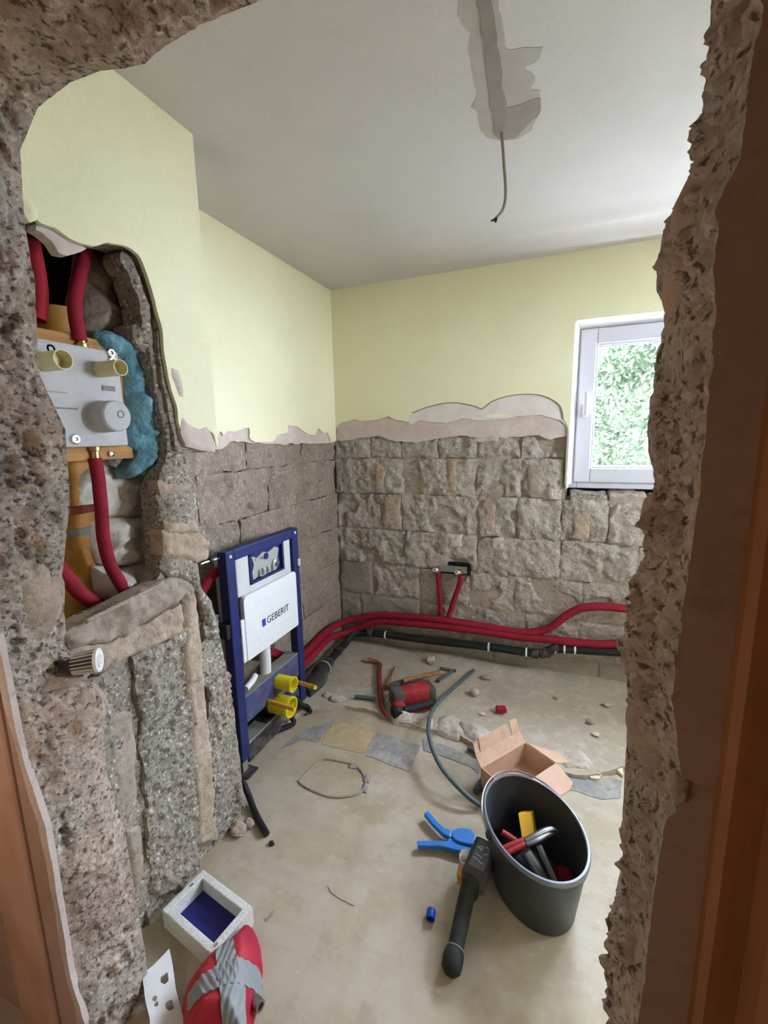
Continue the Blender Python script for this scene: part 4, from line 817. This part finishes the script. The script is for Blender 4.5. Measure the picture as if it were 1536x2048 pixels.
tag(box('steel_strut', tuple(LX(120, 1024, -1.21)-np.array([.01, .02, .014])), tuple(LX(196, 1010, -1.21)+np.array([.005, 0, .005])), 'rust', None, .002), 'brown steel strut bridging the niche below the shower valve', 'strut')
def blob(name, px, X, hh, m, seed, lab, cat, fold=18, dep=.06, am=.5, dome=.05):
    lp = jag([LX(x, y, X)[1:] for x, y in px], .008, .008, seed, True)
    def hf(U, V, D):
        p = np.stack([U*fold, V*fold*1.2, U*0], 1)
        wv = fbm(p+1.5*fbm(p*.6, 2, seed)[:, None], 4, seed+1)
        return np.sqrt(np.clip(D, 0, dome)/dome)*hh*(.75+am*wv)+.006*fbm(p*3.5, 3, seed+3)
    fr_ = lambda u, v, h: np.stack([X+h, u, v], -1)
    return tag(sheet(name, [lp], fr_, .006, hf, dep, m, None, True), lab, cat)
blob('blue_foam', [(186, 668), (212, 662), (240, 672), (268, 694), (284, 735), (312, 765), (322, 810), (328, 850), (345, 895), (346, 925), (318, 920), (300, 930), (284, 948), (258, 956), (252, 944), (264, 925), (276, 905), (250, 892), (254, 840), (248, 780), (244, 716), (214, 700)], -1.15, .055, 'bluef', 3, 'crumpled pale blue foam stuffed beside the shower valve', 'foam', 26, .05, .6, .035)
WL = 'white insulating wool in the niche'
for i, (px, hh, lab) in enumerate([([(175, 925), (260, 940), (325, 930), (335, 960), (322, 1010), (310, 1030), (240, 1040), (190, 1030), (150, 1020), (150, 950)], .06, 'loose white wool directly below the blue foam'),
     ([(180, 1045), (235, 1030), (262, 1036), (310, 1030), (328, 1050), (326, 1095), (290, 1125), (240, 1130), (196, 1125), (178, 1095)], .085, 'folded white wool bundle halfway down the niche'),
     ([(186, 1130), (240, 1138), (290, 1120), (318, 1110), (336, 1150), (334, 1190), (270, 1215), (220, 1212), (192, 1180)], .075, 'lowest white wool bundle resting on the niche ledge')]):
    tag(blob('insulation_wool', px, -1.235+.012*i, hh, 'wool', 20+i*7, lab, 'insulation', 13, .06, .9, .05), group=WL)
blob('grey_wool', [(170, 500), (250, 490), (290, 560), (310, 640), (325, 720), (300, 740), (210, 700), (165, 690), (150, 640), (165, 560)], -1.22, .05, 'woold', 51, 'dusty grey wool lining the upper niche', 'insulation', 12, .05, .8, .05)
# ---- spot lamp stuck at the wall below the niche
lc = LX(196, 1320, -.965); la = np.array([.70, .56, .04]); la /= np.linalg.norm(la)
lp_ = thing('led_spotlight', 'small white finned LED spot bulb beneath the niche ledge', 'light bulb', lc-la*.06)
o0 = lc
lathe('lamp_body', o0, la, [(.008, -.078), (.011, -.064), (.014, -.058), (.020, -.050), (.0215, -.01), (.022, -.002)], 'blackd', lp_, 24)  # dark core puts the shade between the fins into colour
u_ = np.cross(la, [0, 0, 1.]); u_ /= np.linalg.norm(u_); w_ = np.cross(la, u_)
for k in range(18):
    t = 2*PI*k/18; e = math.cos(t)*u_+math.sin(t)*w_; s = math.cos(t)*w_-math.sin(t)*u_
    prism('fin', [o0-la*.052+e*.015-s*.0009, o0-la*.048+e*.0245-s*.0009, o0-la*.002+e*.0272-s*.0009, o0+e*.015-s*.0009], s*.0018, 'ledb', lp_)
fc = lathe('lamp_face', o0, la, [(.0265, -.004), (.0268, .003), (.022, .005), (.016, .002), (.0155, .006), (.001, .006)], 'led', lp_, 28, False)
for k in range(9):
    t = 2*PI*k/9; lathe('led_dot', o0+la*.006+(math.cos(t)*u_+math.sin(t)*w_)*.009, la, [(.0025, 0), (.0025, .001)], 'plate', fc, 8)
clump((-1.045, lc[1]-.04, lc[2]-.035), (.05, .07, .022), 31, 'mortar', wall_boxed, 'mortar_clump')
# ---- cable at the ceiling
cp = LZ(1003, 264, ZC); Yc = cp[1]
cab = thing('ceiling_cable', 'thin grey cable hanging from the patched ceiling chase', 'cable', cp)
cpts = [LY(x, y, Yc) for x, y in [(1002, 258), (1005, 290), (1008, 330), (1011, 372), (1010, 402), (1004, 422), (995, 433), (990, 438)]]
tube('sheath', cpts, .0045, 'cable', cab, 8, 5)
tube('bare_end', [cpts[-1], cpts[-1]+np.array([-.012, 0, -.004])], .003, 'black', cab, 6, 0)
tube('bare_end', [cpts[-1]+np.array([.004, 0, .002]), cpts[-1]+np.array([.002, -.006, -.010])], .0045, 'black', cab, 6, 0)
# ---- bucket and what is in it
bc = np.array([-.024, 1.267, 0]); ra, rb_ = .144, .198; ph = .538; BH = .222
E1 = np.array([math.cos(ph), math.sin(ph), 0]); E2 = np.array([-math.sin(ph), math.cos(ph), 0])
bu = thing('bucket', 'black plastic mortar bucket holding hand tools', 'bucket', bc)
def oval(name, prof, m, par, seg=64, close=False):
    bm = bmesh.new(); R_ = []
    for sc, z, off in prof:
        R_.append([bm.verts.new(bc+E1*(ra*sc+off)*math.cos(2*PI*k/seg)+E2*(rb_*sc+off)*math.sin(2*PI*k/seg)+np.array([0, 0, z])) for k in range(seg)])
    for a, b in zip(R_, R_[1:]):
        for k in range(seg): bm.faces.new([a[k], a[(k+1) % seg], b[(k+1) % seg], b[k]])
    bm.faces.new(R_[0])
    if close: bm.faces.new(R_[-1])
    return fromb(name, bm, m, par, True)
oval('bucket_wall', [(.80, .001, 0), (.82, .006, 0), (.955, BH-.03, 0), (.96, BH-.028, .004), (.975, BH-.003, .004), (.975, BH, .003), (.97, BH, -.004), (.945, BH-.03, -.004), (.80, .008, -.004)], 'bucket', bu, close=True)
oval('rim', [(.99, BH-.012, 0), (1., BH-.010, .001), (1., BH-.002, .001), (.995, BH+.003, -.001), (.965, BH+.003, -.001), (.96, BH-.004, -.001)], 'bucket', bu, close=False)
bpy.data.objects['rim'].data.materials[0] = mat('bucket_rim', (106, 112, 124), [('noise', 30, .5, .8, (130, 134, 142), .6)], .35, spec=.6)
bm_ = bpy.data.objects['rim'].data; _b = bmesh.new(); _b.from_mesh(bm_); bmesh.ops.delete(_b, geom=[f for f in _b.faces if len(f.verts) > 4], context='FACES'); _b.to_mesh(bm_); _b.free()
hp = []
for k in range(25):
    t = PI*k/24; hp.append(bc+E1*(ra+.006)*math.cos(t)+E2*(rb_*1.0+.004)*math.sin(t)*1.0+np.array([0, 0, BH-.018+.030*math.sin(t)]))
hd = tube('handle', hp, .003, 'steel', bu, 8, 0)
for s in (1, -1): lathe('handle_ear', bc+E1*s*(ra*.985)+np.array([0, 0, BH-.02]), E1*s, [(.012, 0), (.012, .010), (.007, .014)], 'bucket', bu, 12)
def inb(x, y, z): return LZ(x, y, z)
tag(prism('yellow_level', [inb(1036, 1626, .16), inb(1060, 1625, .16), inb(1068, 1675, .12), inb(1044, 1678, .12)], (.01, .035, -.02), 'yel', None, .002), 'ochre-yellow flat tool standing in the bucket', 'tool')
plr = thing('pliers', 'red-handled steel pliers lying across the tools in the bucket', 'pliers', inb(1050, 1690, .15))
h1 = [inb(1006, 1698, .145), inb(1028, 1688, .155), inb(1052, 1679, .16)]; h2 = [inb(1010, 1708, .14), inb(1030, 1698, .15), inb(1054, 1686, .158)]
tube('grip', h1, .0085, 'toolr', plr, 10, 4); tube('grip', h2, .0085, 'toolr', plr, 10, 4)
tube('jaw', [inb(1050, 1683, .16), inb(1070, 1674, .162), inb(1090, 1664, .162), inb(1104, 1660, .160), inb(1116, 1664, .155)], [.009, .012, .013, .011, .006], 'dsteel', plr, 10, 4)
tube('jaw', [inb(1052, 1690, .158), inb(1074, 1682, .16), inb(1094, 1670, .158), inb(1108, 1666, .154)], [.008, .010, .011, .006], 'dsteel', plr, 10, 4)
tag(tube('red_grip', [inb(1004, 1664, .13), inb(1020, 1674, .12), inb(1034, 1684, .11)], .0095, 'toolr', None, 10, 3), 'short red tool grip behind the pliers in the bucket', 'tool')
for i, (a, b, r, m, lab) in enumerate([((1050, 1702, .12), (1094, 1770, .05), .020, 'steel', 'thick bright steel tube leaning in the bucket'), ((1078, 1692, .13), (1112, 1768, .06), .009, 'galv', 'thin grey rod leaning in the bucket beside the steel tube'), ((1032, 1712, .08), (1062, 1748, .04), .016, 'blackd', 'dark grey tube at the near side inside the bucket'), ((1040, 1690, .10), (1064, 1752, .03), .014, 'tool', 'dark tube standing under the pliers in the bucket')]):
    tag(tube('tool_tube', [inb(*a), (inb(*a)+inb(*b))/2, inb(*b)], r, m, None, 14, 3), lab, 'tool', 'tubes in the bucket')
rc = inb(1128, 1752, .06)
tag(clump(rc, (.03, .03, .022), 41, 'rdark', None, 'red_cloth'), 'dark red lump at the right side inside the bucket', 'cloth')
# ---- cardboard box
ct = .10
Ac, Bc_, Cc = LZ(962, 1535, ct), LZ(1050, 1484, ct), LZ(1118, 1524, ct)
vx = Bc_-Ac; vy = Cc-Bc_; nx_ = vx/np.linalg.norm(vx); vy = vy-nx_*(vy@nx_)
Cc = Bc_+vy; Dc = Ac+vy; ny_ = vy/np.linalg.norm(vy); dz = np.array([0, 0, 1.])
cbx = thing('cardboard_box', 'open brown cardboard carton behind the bucket', 'box', (Ac+Cc)/2-dz*ct)
def slab(name, q, n, m='cardb', t=.004, par=cbx): return prism(name, q, Vector(n)*t, m, par)
slab('side', [Ac-dz*ct, Bc_-dz*ct, Bc_, Ac], ny_); slab('side', [Bc_-dz*ct, Cc-dz*ct, Cc, Bc_], -nx_); slab('side', [Cc-dz*ct, Dc-dz*ct, Dc, Cc], -ny_); slab('side', [Dc-dz*ct, Ac-dz*ct, Ac, Dc], nx_)
slab('bottom', [Ac-dz*(ct-.002), Bc_-dz*(ct-.002), Cc-dz*(ct-.002), Dc-dz*(ct-.002)], dz)
up1 = dz*.035-ny_*.03
slab('flap', [Ac, Bc_, Bc_+up1+nx_*0, Ac+up1], -ny_)
f2 = up1+dz*.045-ny_*.02
slab('flap', [Ac+up1+nx_*.028, Ac+up1+nx_*(np.linalg.norm(vx)*.78), Ac+f2+nx_*(np.linalg.norm(vx)*.76), Ac+f2+nx_*.036], -ny_); slab('flap', [Ac+up1, Ac+up1+nx_*.024, Ac+f2+nx_*.026-dz*.004, Ac+f2+nx_*.004-dz*.006], -ny_)
slab('flap', [Ac+up1+nx_*np.linalg.norm(vx)*.82, Ac+up1+nx_*np.linalg.norm(vx), Ac+f2*1.05+nx_*np.linalg.norm(vx)*1.0, Ac+f2*1.05+nx_*np.linalg.norm(vx)*.84], -ny_)
ly_ = np.linalg.norm(vy)
o3 = nx_*.085-dz*.028
slab('flap', [Bc_+ny_*.012, Cc-ny_*.0, Cc+o3+ny_*.01, Cc+o3*1.05-ny_*.05, Bc_+o3*.45+ny_*.05], dz)
o4 = ny_*.085-dz*.035
slab('flap', [Cc, Dc, Dc+o4+nx_*.03, Cc+o4*1.05-nx_*.03, Cc+o4*.9], dz)
slab('inner_flap', [Cc-dz*.02-nx_*.01, Cc-dz*.02-nx_*.09, Cc-dz*.075-nx_*.10-ny_*.04, Cc-dz*.07-nx_*.012-ny_*.05], dz)
# ---- blue pipe cutter
pcut = thing('pipe_cutter', 'blue plastic pipe cutter with splayed handles beside the bucket', 'pipe cutter', LZ(915, 1690, 0))
def flat(name, px, z, t, m, par, bev=.003): return prism(name, [LZ(x, y, z) for x, y in px], (0, 0, t), m, par, bev)
flat('upper_handle', [(848, 1634), (856, 1629), (876, 1652), (890, 1665), (904, 1668), (900, 1682), (886, 1676), (866, 1656)], .014, .018, 'bluet', pcut)
flat('lower_handle', [(834, 1689), (868, 1690), (894, 1690), (900, 1683), (922, 1698), (944, 1704), (944, 1716), (926, 1712), (902, 1706), (880, 1700), (836, 1700)], .010, .018, 'bluet', pcut)
flat('cutter_head', [(903, 1678), (906, 1668), (916, 1664), (930, 1664), (944, 1668), (952, 1680), (948, 1698), (934, 1696), (918, 1692), (908, 1686)], .018, .018, 'bluet', pcut, .004)
flat('cutter_spring', [(894, 1676), (902, 1674), (904, 1680), (896, 1684)], .012, .014, 'steel', pcut, .001)
# ---- cordless press tool
pt = thing('press_tool', 'dark grey cordless hand tool with black grip leaning on the bucket', 'power tool', LZ(905, 1925, 0))
hA = LZ(908, 1910, .035); hB = LZ(934, 1790, .065)
tube('grip', [hA, hA*.6+hB*.4, hB, LZ(945, 1755, .085)], [.021, .0225, .024, .026], 'toolb', pt, 18, 4)
ga = (hB-hA)/np.linalg.norm(hB-hA)
lathe('grip_end', hA, -ga, [(.022, -.012), (.0265, -.006), (.028, .012), (.026, .032), (.016, .042), (.001, .044)], 'toolb', pt, 24, False)
lathe('grip_ring', hA, -ga, [(.0225, -.016), (.0245, -.015), (.0245, -.012), (.0225, -.011)], 'galv', pt, 24, False)
hz_ = .105
q0, q1, q2, q3 = [LZ(x, y, hz_) for x, y in ((946, 1664), (988, 1686), (976, 1766), (928, 1744))]
hx = (q1-q0+q2-q3)/2; hy = (q0-q3+q1-q2)/2; wx = np.linalg.norm(hx); wy = np.linalg.norm(hy); hx /= wx; hy = hy/wy; hy = hy-hx*(hx@hy); hy /= np.linalg.norm(hy)
MH = basis((q0+q1+q2+q3)/4, hx, hy, (0, 0, 1))
hb_ = box('tool_head', (-wx/2, -wy/2, -.06), (wx/2, wy/2, 0), 'tool', pt, .010, MH, True)
box('label_plate', (-wx*.30, -wy*.30, -.001), (wx*.36, wy*.42, .0015), 'lcd', hb_, .001, MH)
for k, (a, b, an, l) in enumerate([(-.12, .22, .5, .02), (-.08, .16, -.5, .016), (-.02, .20, .9, .012), (.18, .26, -.7, .014), (.2, .10, .6, .014), (-.16, .02, .1, .006), (-.06, .0, .3, .008), (.06, -.02, 0, .007), (-.16, -.09, -.05, .010), (0, -.11, -.05, .012), (.14, -.14, -.05, .014)]):
    box('print_mark', (-l/2, -.0013, 0), (l/2, .0013, .0006), 'ptxt' if k < 9 else 'ptxty', hb_, 0, MH @ Matrix.Translation((a*wx, b*wy, .0016)) @ Matrix.Rotation(an, 4, 'Z'))
box('tool_neck', (-wx*.36, -wy*.5-.02, -.075), (wx*.30, -wy*.30, -.022), 'toolb', pt, .014, MH, True)
box('jaw_housing', (-wx*.5-.020, -wy*.42, -.075), (-wx*.5+.006, -wy*.14, -.04), 'yel', pt, .004, MH)
jm = flat('jaw_plate', [(918, 1712), (924, 1704), (936, 1702), (940, 1722), (930, 1732), (920, 1726)], .066, .012, 'plate', pt, .003)
lathe('jaw_pivot', LZ(927, 1717, .080), (0, 0, 1), [(.008, -.002), (.008, .003), (.003, .004)], 'steel', jm, 14)
tube('release_lever', [LZ(918, 1728, .066), LZ(914, 1752, .060), LZ(912, 1766, .056)], [.003, .003, .005], 'pvc', pt, 8, 3)
# ---- small blue cap
c = LZ(861, 1828, .014); tag(lathe('pipe_plug', c+np.array([0, .012, 0]), (.12, -1, -.05), [(.0125, 0), (.0135, .002), (.0135, .024), (.0125, .026), (.010, .026), (.009, .006), (.001, .006)], 'bcap', None, 20, False), 'small blue plastic plug on the floor left of the grey hand tool', 'plug')
# ---- foam tray with navy liner
tz = .065
t0, t1, t2, t3 = [LZ(x, y, tz) for x, y in ((405, 1738), (502, 1810), (428, 1914), (325, 1820))]
tx = (t1-t0+t2-t3)/2; ty = (t0-t3+t1-t2)/2; lx_ = np.linalg.norm(tx); ly2 = np.linalg.norm(ty); tx /= lx_; ty = ty-tx*(tx@ty); ty /= np.linalg.norm(ty)
MTm = basis((t0+t1+t2+t3)/4-np.array([0, 0, tz]), tx, ty, (0, 0, 1))
tr_ = thing('foam_tray', 'square white foam tray with dark blue bottom on the floor', 'tray', (t0+t1+t2+t3)/4-np.array([0, 0, tz]))
bm = bmesh.new(); w = .022
for lo, hi in [((-lx_/2, -ly2/2, .0), (-lx_/2+w, ly2/2, tz)), ((lx_/2-w, -ly2/2, .0), (lx_/2, ly2/2, tz)), ((-lx_/2+w, -ly2/2, .0), (lx_/2-w, -ly2/2+w, tz)), ((-lx_/2+w, ly2/2-w, .0), (lx_/2-w, ly2/2, tz))]: bbox(bm, lo, hi, .003, MTm)
fromb('tray_wall', bm, 'foamw', tr_)
box('navy_liner', (-lx_/2+w*.9, -ly2/2+w*.9, .001), (lx_/2-w*.9, ly2/2-w*.9, .02), 'tealc', tr_, 0, MTm)
for a, b in ((-lx_/2+.012, .02), (lx_/2-.012, -.05)): box('notch', (a-.004, b-.006, tz-.001), (a+.004, b+.006, tz+.0006), 'galv', tr_, 0, MTm)
# ---- red bundle taped with grey tape
bo = [(468, 1884), (486, 1866), (500, 1860), (514, 1872), (522, 1896), (525, 1930), (521, 1965), (517, 2000), (505, 2040), (496, 2100), (366, 2110), (364, 2010), (372, 1980), (398, 1942), (420, 1915)]
BL = [LZ(x, y, .02)[:2] for x, y in bo]
def bh(U, V, D): return .085*np.sqrt(np.clip(D, 0, .05)/.05)+.010*fbm(np.stack([U*14, V*14, U*0], 1), 3, 77)
rbn = thing('taped_bundle', 'red padded bundle bound crosswise with grey tape', 'bundle', tuple(np.mean(BL, 0))+(0,))
sheet('bundle_body', [jag(BL, .003, .01, 71, True)], 'floor', .006, lambda U, V, D: .012+bh(U, V, D), -.001, 'yred', rbn, True)
BLa = [np.array(BL)]
def strip(px, ang, seed):
    lp = [LZ(x, y, .075)[:2] for x, y in px]
    def hf(U, V, D):
        d, _, _ = dist_to(U, V, BLa)
        return .016+np.where(inside(U, V, BLa), bh(U, V, d), 0)+.0025*np.sin((U*math.cos(ang)+V*math.sin(ang))*420+2*fbm(np.stack([U*30, V*30, U*0], 1), 2, seed))
    sheet('tape_strip', [lp], 'floor', .004, hf, -.002, 'tape', rbn)
strip([(432, 1912), (466, 1884), (472, 1915), (492, 1960), (490, 2000), (494, 2080), (446, 2080), (442, 2000), (436, 1960)], .3, 3)
strip([(374, 1984), (440, 1944), (520, 1916), (522, 1955), (490, 1972), (440, 1994), (374, 2016)], 1.2, 5)
lathe('valve_stub', LZ(512, 2004, .035), (.9, -.2, .1), [(.012, -.02), (.014, 0), (.014, .018), (.009, .018), (.008, .004)], 'steel', rbn, 14)
# ---- perforated white plate near the wall foot
hp_ = [(286, 1962), (306, 1945), (340, 1908), (346, 1935), (352, 1980), (366, 2030), (372, 2090), (300, 2100), (300, 2040), (292, 2010)]
holes = [[(322, 1962), (336, 1950), (338, 1966), (330, 1974), (322, 1972)], [(330, 2008), (344, 1998), (348, 2014), (340, 2020), (332, 2018)], [(304, 2002), (314, 1996), (316, 2004), (306, 2008)], [(308, 2012), (316, 2006), (318, 2014), (310, 2018)]]
fr_p = lambda u, v, h: np.stack([u, v, .035-.22*(u-LZ(330, 1990, .03)[0])*1.0+h], -1)
tag(sheet('perforated_plate', [[LZ(x, y, .03)[:2] for x, y in hp_]]+[[LZ(x, y, .03)[:2] for x, y in q] for q in holes], fr_p, .004, lambda U, V, D: .003*fbm(np.stack([U*20, V*20, U*0], 1), 2, 4), .003, 'wmetal', None, False), 'bent white plate with square holes near the lower left corner', 'plate')
tag(clump(LZ(474, 1866, .02), (.026, .02, .02), 61, 'steel', None, 'foil_ball'), 'small crumpled silver piece beside the foam tray', 'foil')
# ---- floor clutter near the far wall
zs = .016
hm = thing('rotary_hammer', 'dusty red and black power drill lying on the screed', 'power drill', LZ(815, 1405, zs))
a0, a1 = LZ(772, 1400, zs+.05), LZ(858, 1382, zs+.05)
dx = (a1-a0); L_ = np.linalg.norm(dx); dx /= L_; dyv = np.cross([0, 0, 1.], dx)
MD = basis((a0+a1)/2, dx, dyv, (0, 0, 1))
box('motor_housing', (-L_*.16, -.045, -.05), (L_*.5, .045, .045), 'toolr', hm, .018, MD, True)
box('gear_housing', (-L_*.38, -.05, -.05), (-L_*.10, .06, .05), 'tool', hm, .02, MD, True)
box('rear_cover', (L_*.42, -.05, -.05), (L_*.60, .055, .04), 'tool', hm, .014, MD, True)
mp = lambda x, y, z: np.array((MD @ Vector((x, y, z)))[:])
tube('chuck', [mp(-L_*.34, -.05, -.02), mp(-L_*.36, -.08, -.03), mp(-L_*.37, -.11, -.03)], [.032, .034, .024], 'black', hm, 18, 3)
lathe('chuck_collar', mp(-L_*.30, -.06, -.02), -dyv, [(.03, -.02), (.037, -.016), (.037, .012), (.03, .016)], 'toolr', hm, 18)
tube('side_handle', [mp(-L_*.2, -.075, -.02), mp(.02, -.08, -.022), mp(L_*.46, -.075, -.02)], [.018, .020, .017], 'toolb', hm, 14, 4)
tube('top_handle', [mp(-L_*.3, .05, .0), mp(-L_*.2, .10, .01), mp(L_*.15, .105, .01), mp(L_*.5, .09, 0), mp(L_*.55, .03, -.01)], .017, 'tool', hm, 12, 5)
box('base_shoe', (-L_*.1, -.09, -.05), (L_*.4, -.05, -.038), 'toolr', hm, .004, MD)
tag(tube('brown_stick', [LZ(806, 1362, .10), LZ(850, 1351, .095), LZ(880, 1345, .075)], .013, 'handw', None, 10, 2), 'brown wooden stick with an orange tip behind the red drill', 'stick')
lathe('stick_tip', LZ(880, 1345, .075)-np.array([.004, 0, 0]), (1, .1, -.1), [(.0135, 0), (.014, .006), (.012, .016)], 'copper', bpy.data.objects['brown_stick'], 12)
wr = thing('pipe_wrench', 'rusty red bent bar lying beside the power drill', 'bar', LZ(762, 1380, zs))
tube('shaft', [LZ(760, 1328, zs+.012), LZ(758, 1345, zs+.012), LZ(760, 1380, zs+.012), LZ(763, 1408, zs+.012), LZ(768, 1424, zs+.012), LZ(775, 1433, zs+.012)], [.013, .015, .016, .015, .011, .007], 'rust', wr, 12, 4)
tube('crook', [LZ(762, 1330, zs+.014), LZ(755, 1324, zs+.014), LZ(744, 1321, zs+.014), LZ(736, 1320, zs+.014)], [.013, .011, .014, .019], 'handw', wr, 10, 4)
sc = thing('screwdriver', 'small screwdriver with brown wooden handle next to the rusty bar', 'screwdriver', LZ(775, 1360, zs))
tube('handle', [LZ(774, 1375, zs+.012), LZ(777, 1365, zs+.012), LZ(780, 1355, zs+.012)], [.015, .013, .010], 'handw', sc, 12, 4)
tube('blade', [LZ(780, 1355, zs+.012), LZ(784, 1344, zs+.010), LZ(789, 1334, zs+.008)], [.006, .005, .004], 'rust', sc, 8, 3)
GP = 'grey pipe offcuts on the floor'
def cut(l, r, lab, z=zs): return tag(tube('pipe_offcut', [LZ(x, y, z+r) for x, y in l], r, 'pipeg', None, 12, 3), lab, 'pipe offcut', GP)
cut([(710, 1393), (730, 1395), (751, 1398)], .011, 'short dark pipe offcut left of the rusty bar')
cut([(876, 1362), (890, 1352), (903, 1343)], .010, 'slanting grey pipe offcut right of the drill')
cut([(880, 1336), (895, 1339), (912, 1341)], .008, 'thin dark pipe offcut against the far wall')
cut([(937, 1496), (948, 1502), (958, 1510)], .012, 'stub of grey pipe beside the cardboard box', 0)
cut([(952, 1584), (958, 1572), (966, 1562)], .014, 'dark pipe stub between the bucket and the cardboard box', 0)
hs = [LZ(947, 1340, .03), LZ(930, 1356, .032), LZ(905, 1378, .04), LZ(880, 1400, .055), LZ(863, 1425, .07), LZ(857, 1455, .085), LZ(862, 1490, .09), LZ(880, 1530, .085), LZ(905, 1562, .07), LZ(935, 1592, .045), LZ(962, 1612, .015)]
tag(tube('grey_hose', hs, .0095, 'pipeg', None, 12, 6), 'long curved dark grey hose running from the far wall to the bucket', 'hose')
tag(tube('black_pipe_end', [LX(484, 1560, -1.12), LZ(497, 1590, .03), LZ(510, 1625, .014), LZ(533, 1668, .013)], .012, 'black', None, 12, 5), 'black flexible pipe end on the floor under the toilet frame foot', 'pipe')
RS = 'loose rubble lumps'
def stone(x, y, r, m, lab, z=0, sc=(1, .8, .6), cat='stone', nm='rubble_stone'):
    c = LZ(x, y, z); global sd; sd += 1
    return tag(clump(c+np.array([0, 0, r*sc[2]*.75]), np.array(sc)*r, sd, m, None, nm), lab, cat, RS if nm == 'rubble_stone' else None)
stone(543, 1689, .011, 'black', 'tiny black pebble beyond the end of the black pipe')
stone(949, 1390, .026, 'stone', 'pale rubble lump in the middle of the screed', zs, (1, .9, .8))
stone(972, 1358, .026, 'mortarg', 'jagged grey lump right of the upper end of the hose', zs, (1.2, .6, .5))
stone(861, 1326, .03, 'stone', 'pale knobbly lump at the foot of the far wall behind the drill', zs, (1, .8, .9))
stone(965, 1429, .016, 'chip', 'flat beige chip left of the red foam offcut', zs, (1, .7, .3))
stone(1191, 1470, .018, 'chip', 'pale chip on the screed close to the right broken wall', zs, (1, .8, .4))
stone(1213, 1412, .018, 'stone', 'small grey stone near the far wall at the right', zs)
stone(1112, 1397, .012, 'mortarg', 'small dark stone right of the middle of the screed', zs)
stone(1180, 1446, .016, 'mortarg', 'dark pebble above the pale chip at the right', zs, (1.2, .8, .7))
stone(676, 1402, .034, 'rubble', 'crumbled white mortar heap right of the toilet frame', .006, (1.3, 1, .5))
stone(655, 1394, .022, 'rubble', 'small crumbled mortar lump next to the yellow rod', .006, (1.2, 1, .6))
stone(498, 1652, .022, 'mortarg', 'brown stone at the wall foot left of the black pipe', 0, (1, .8, .7))
stone(478, 1664, .03, 'mortar', 'flat mortar crumb at the wall foot above the foam tray', 0, (1, 1, .5))
rcp = LZ(1002, 1423, zs+.004); tag(box('foam_offcut', (-.026, -.018, 0), (.026, .018, .026), 'redd', None, .006, basis(rcp, (.94, .34, 0), (-.34, .94, 0), (0, 0, 1))), 'small red foam offcut on the screed right of the hose', 'offcut')
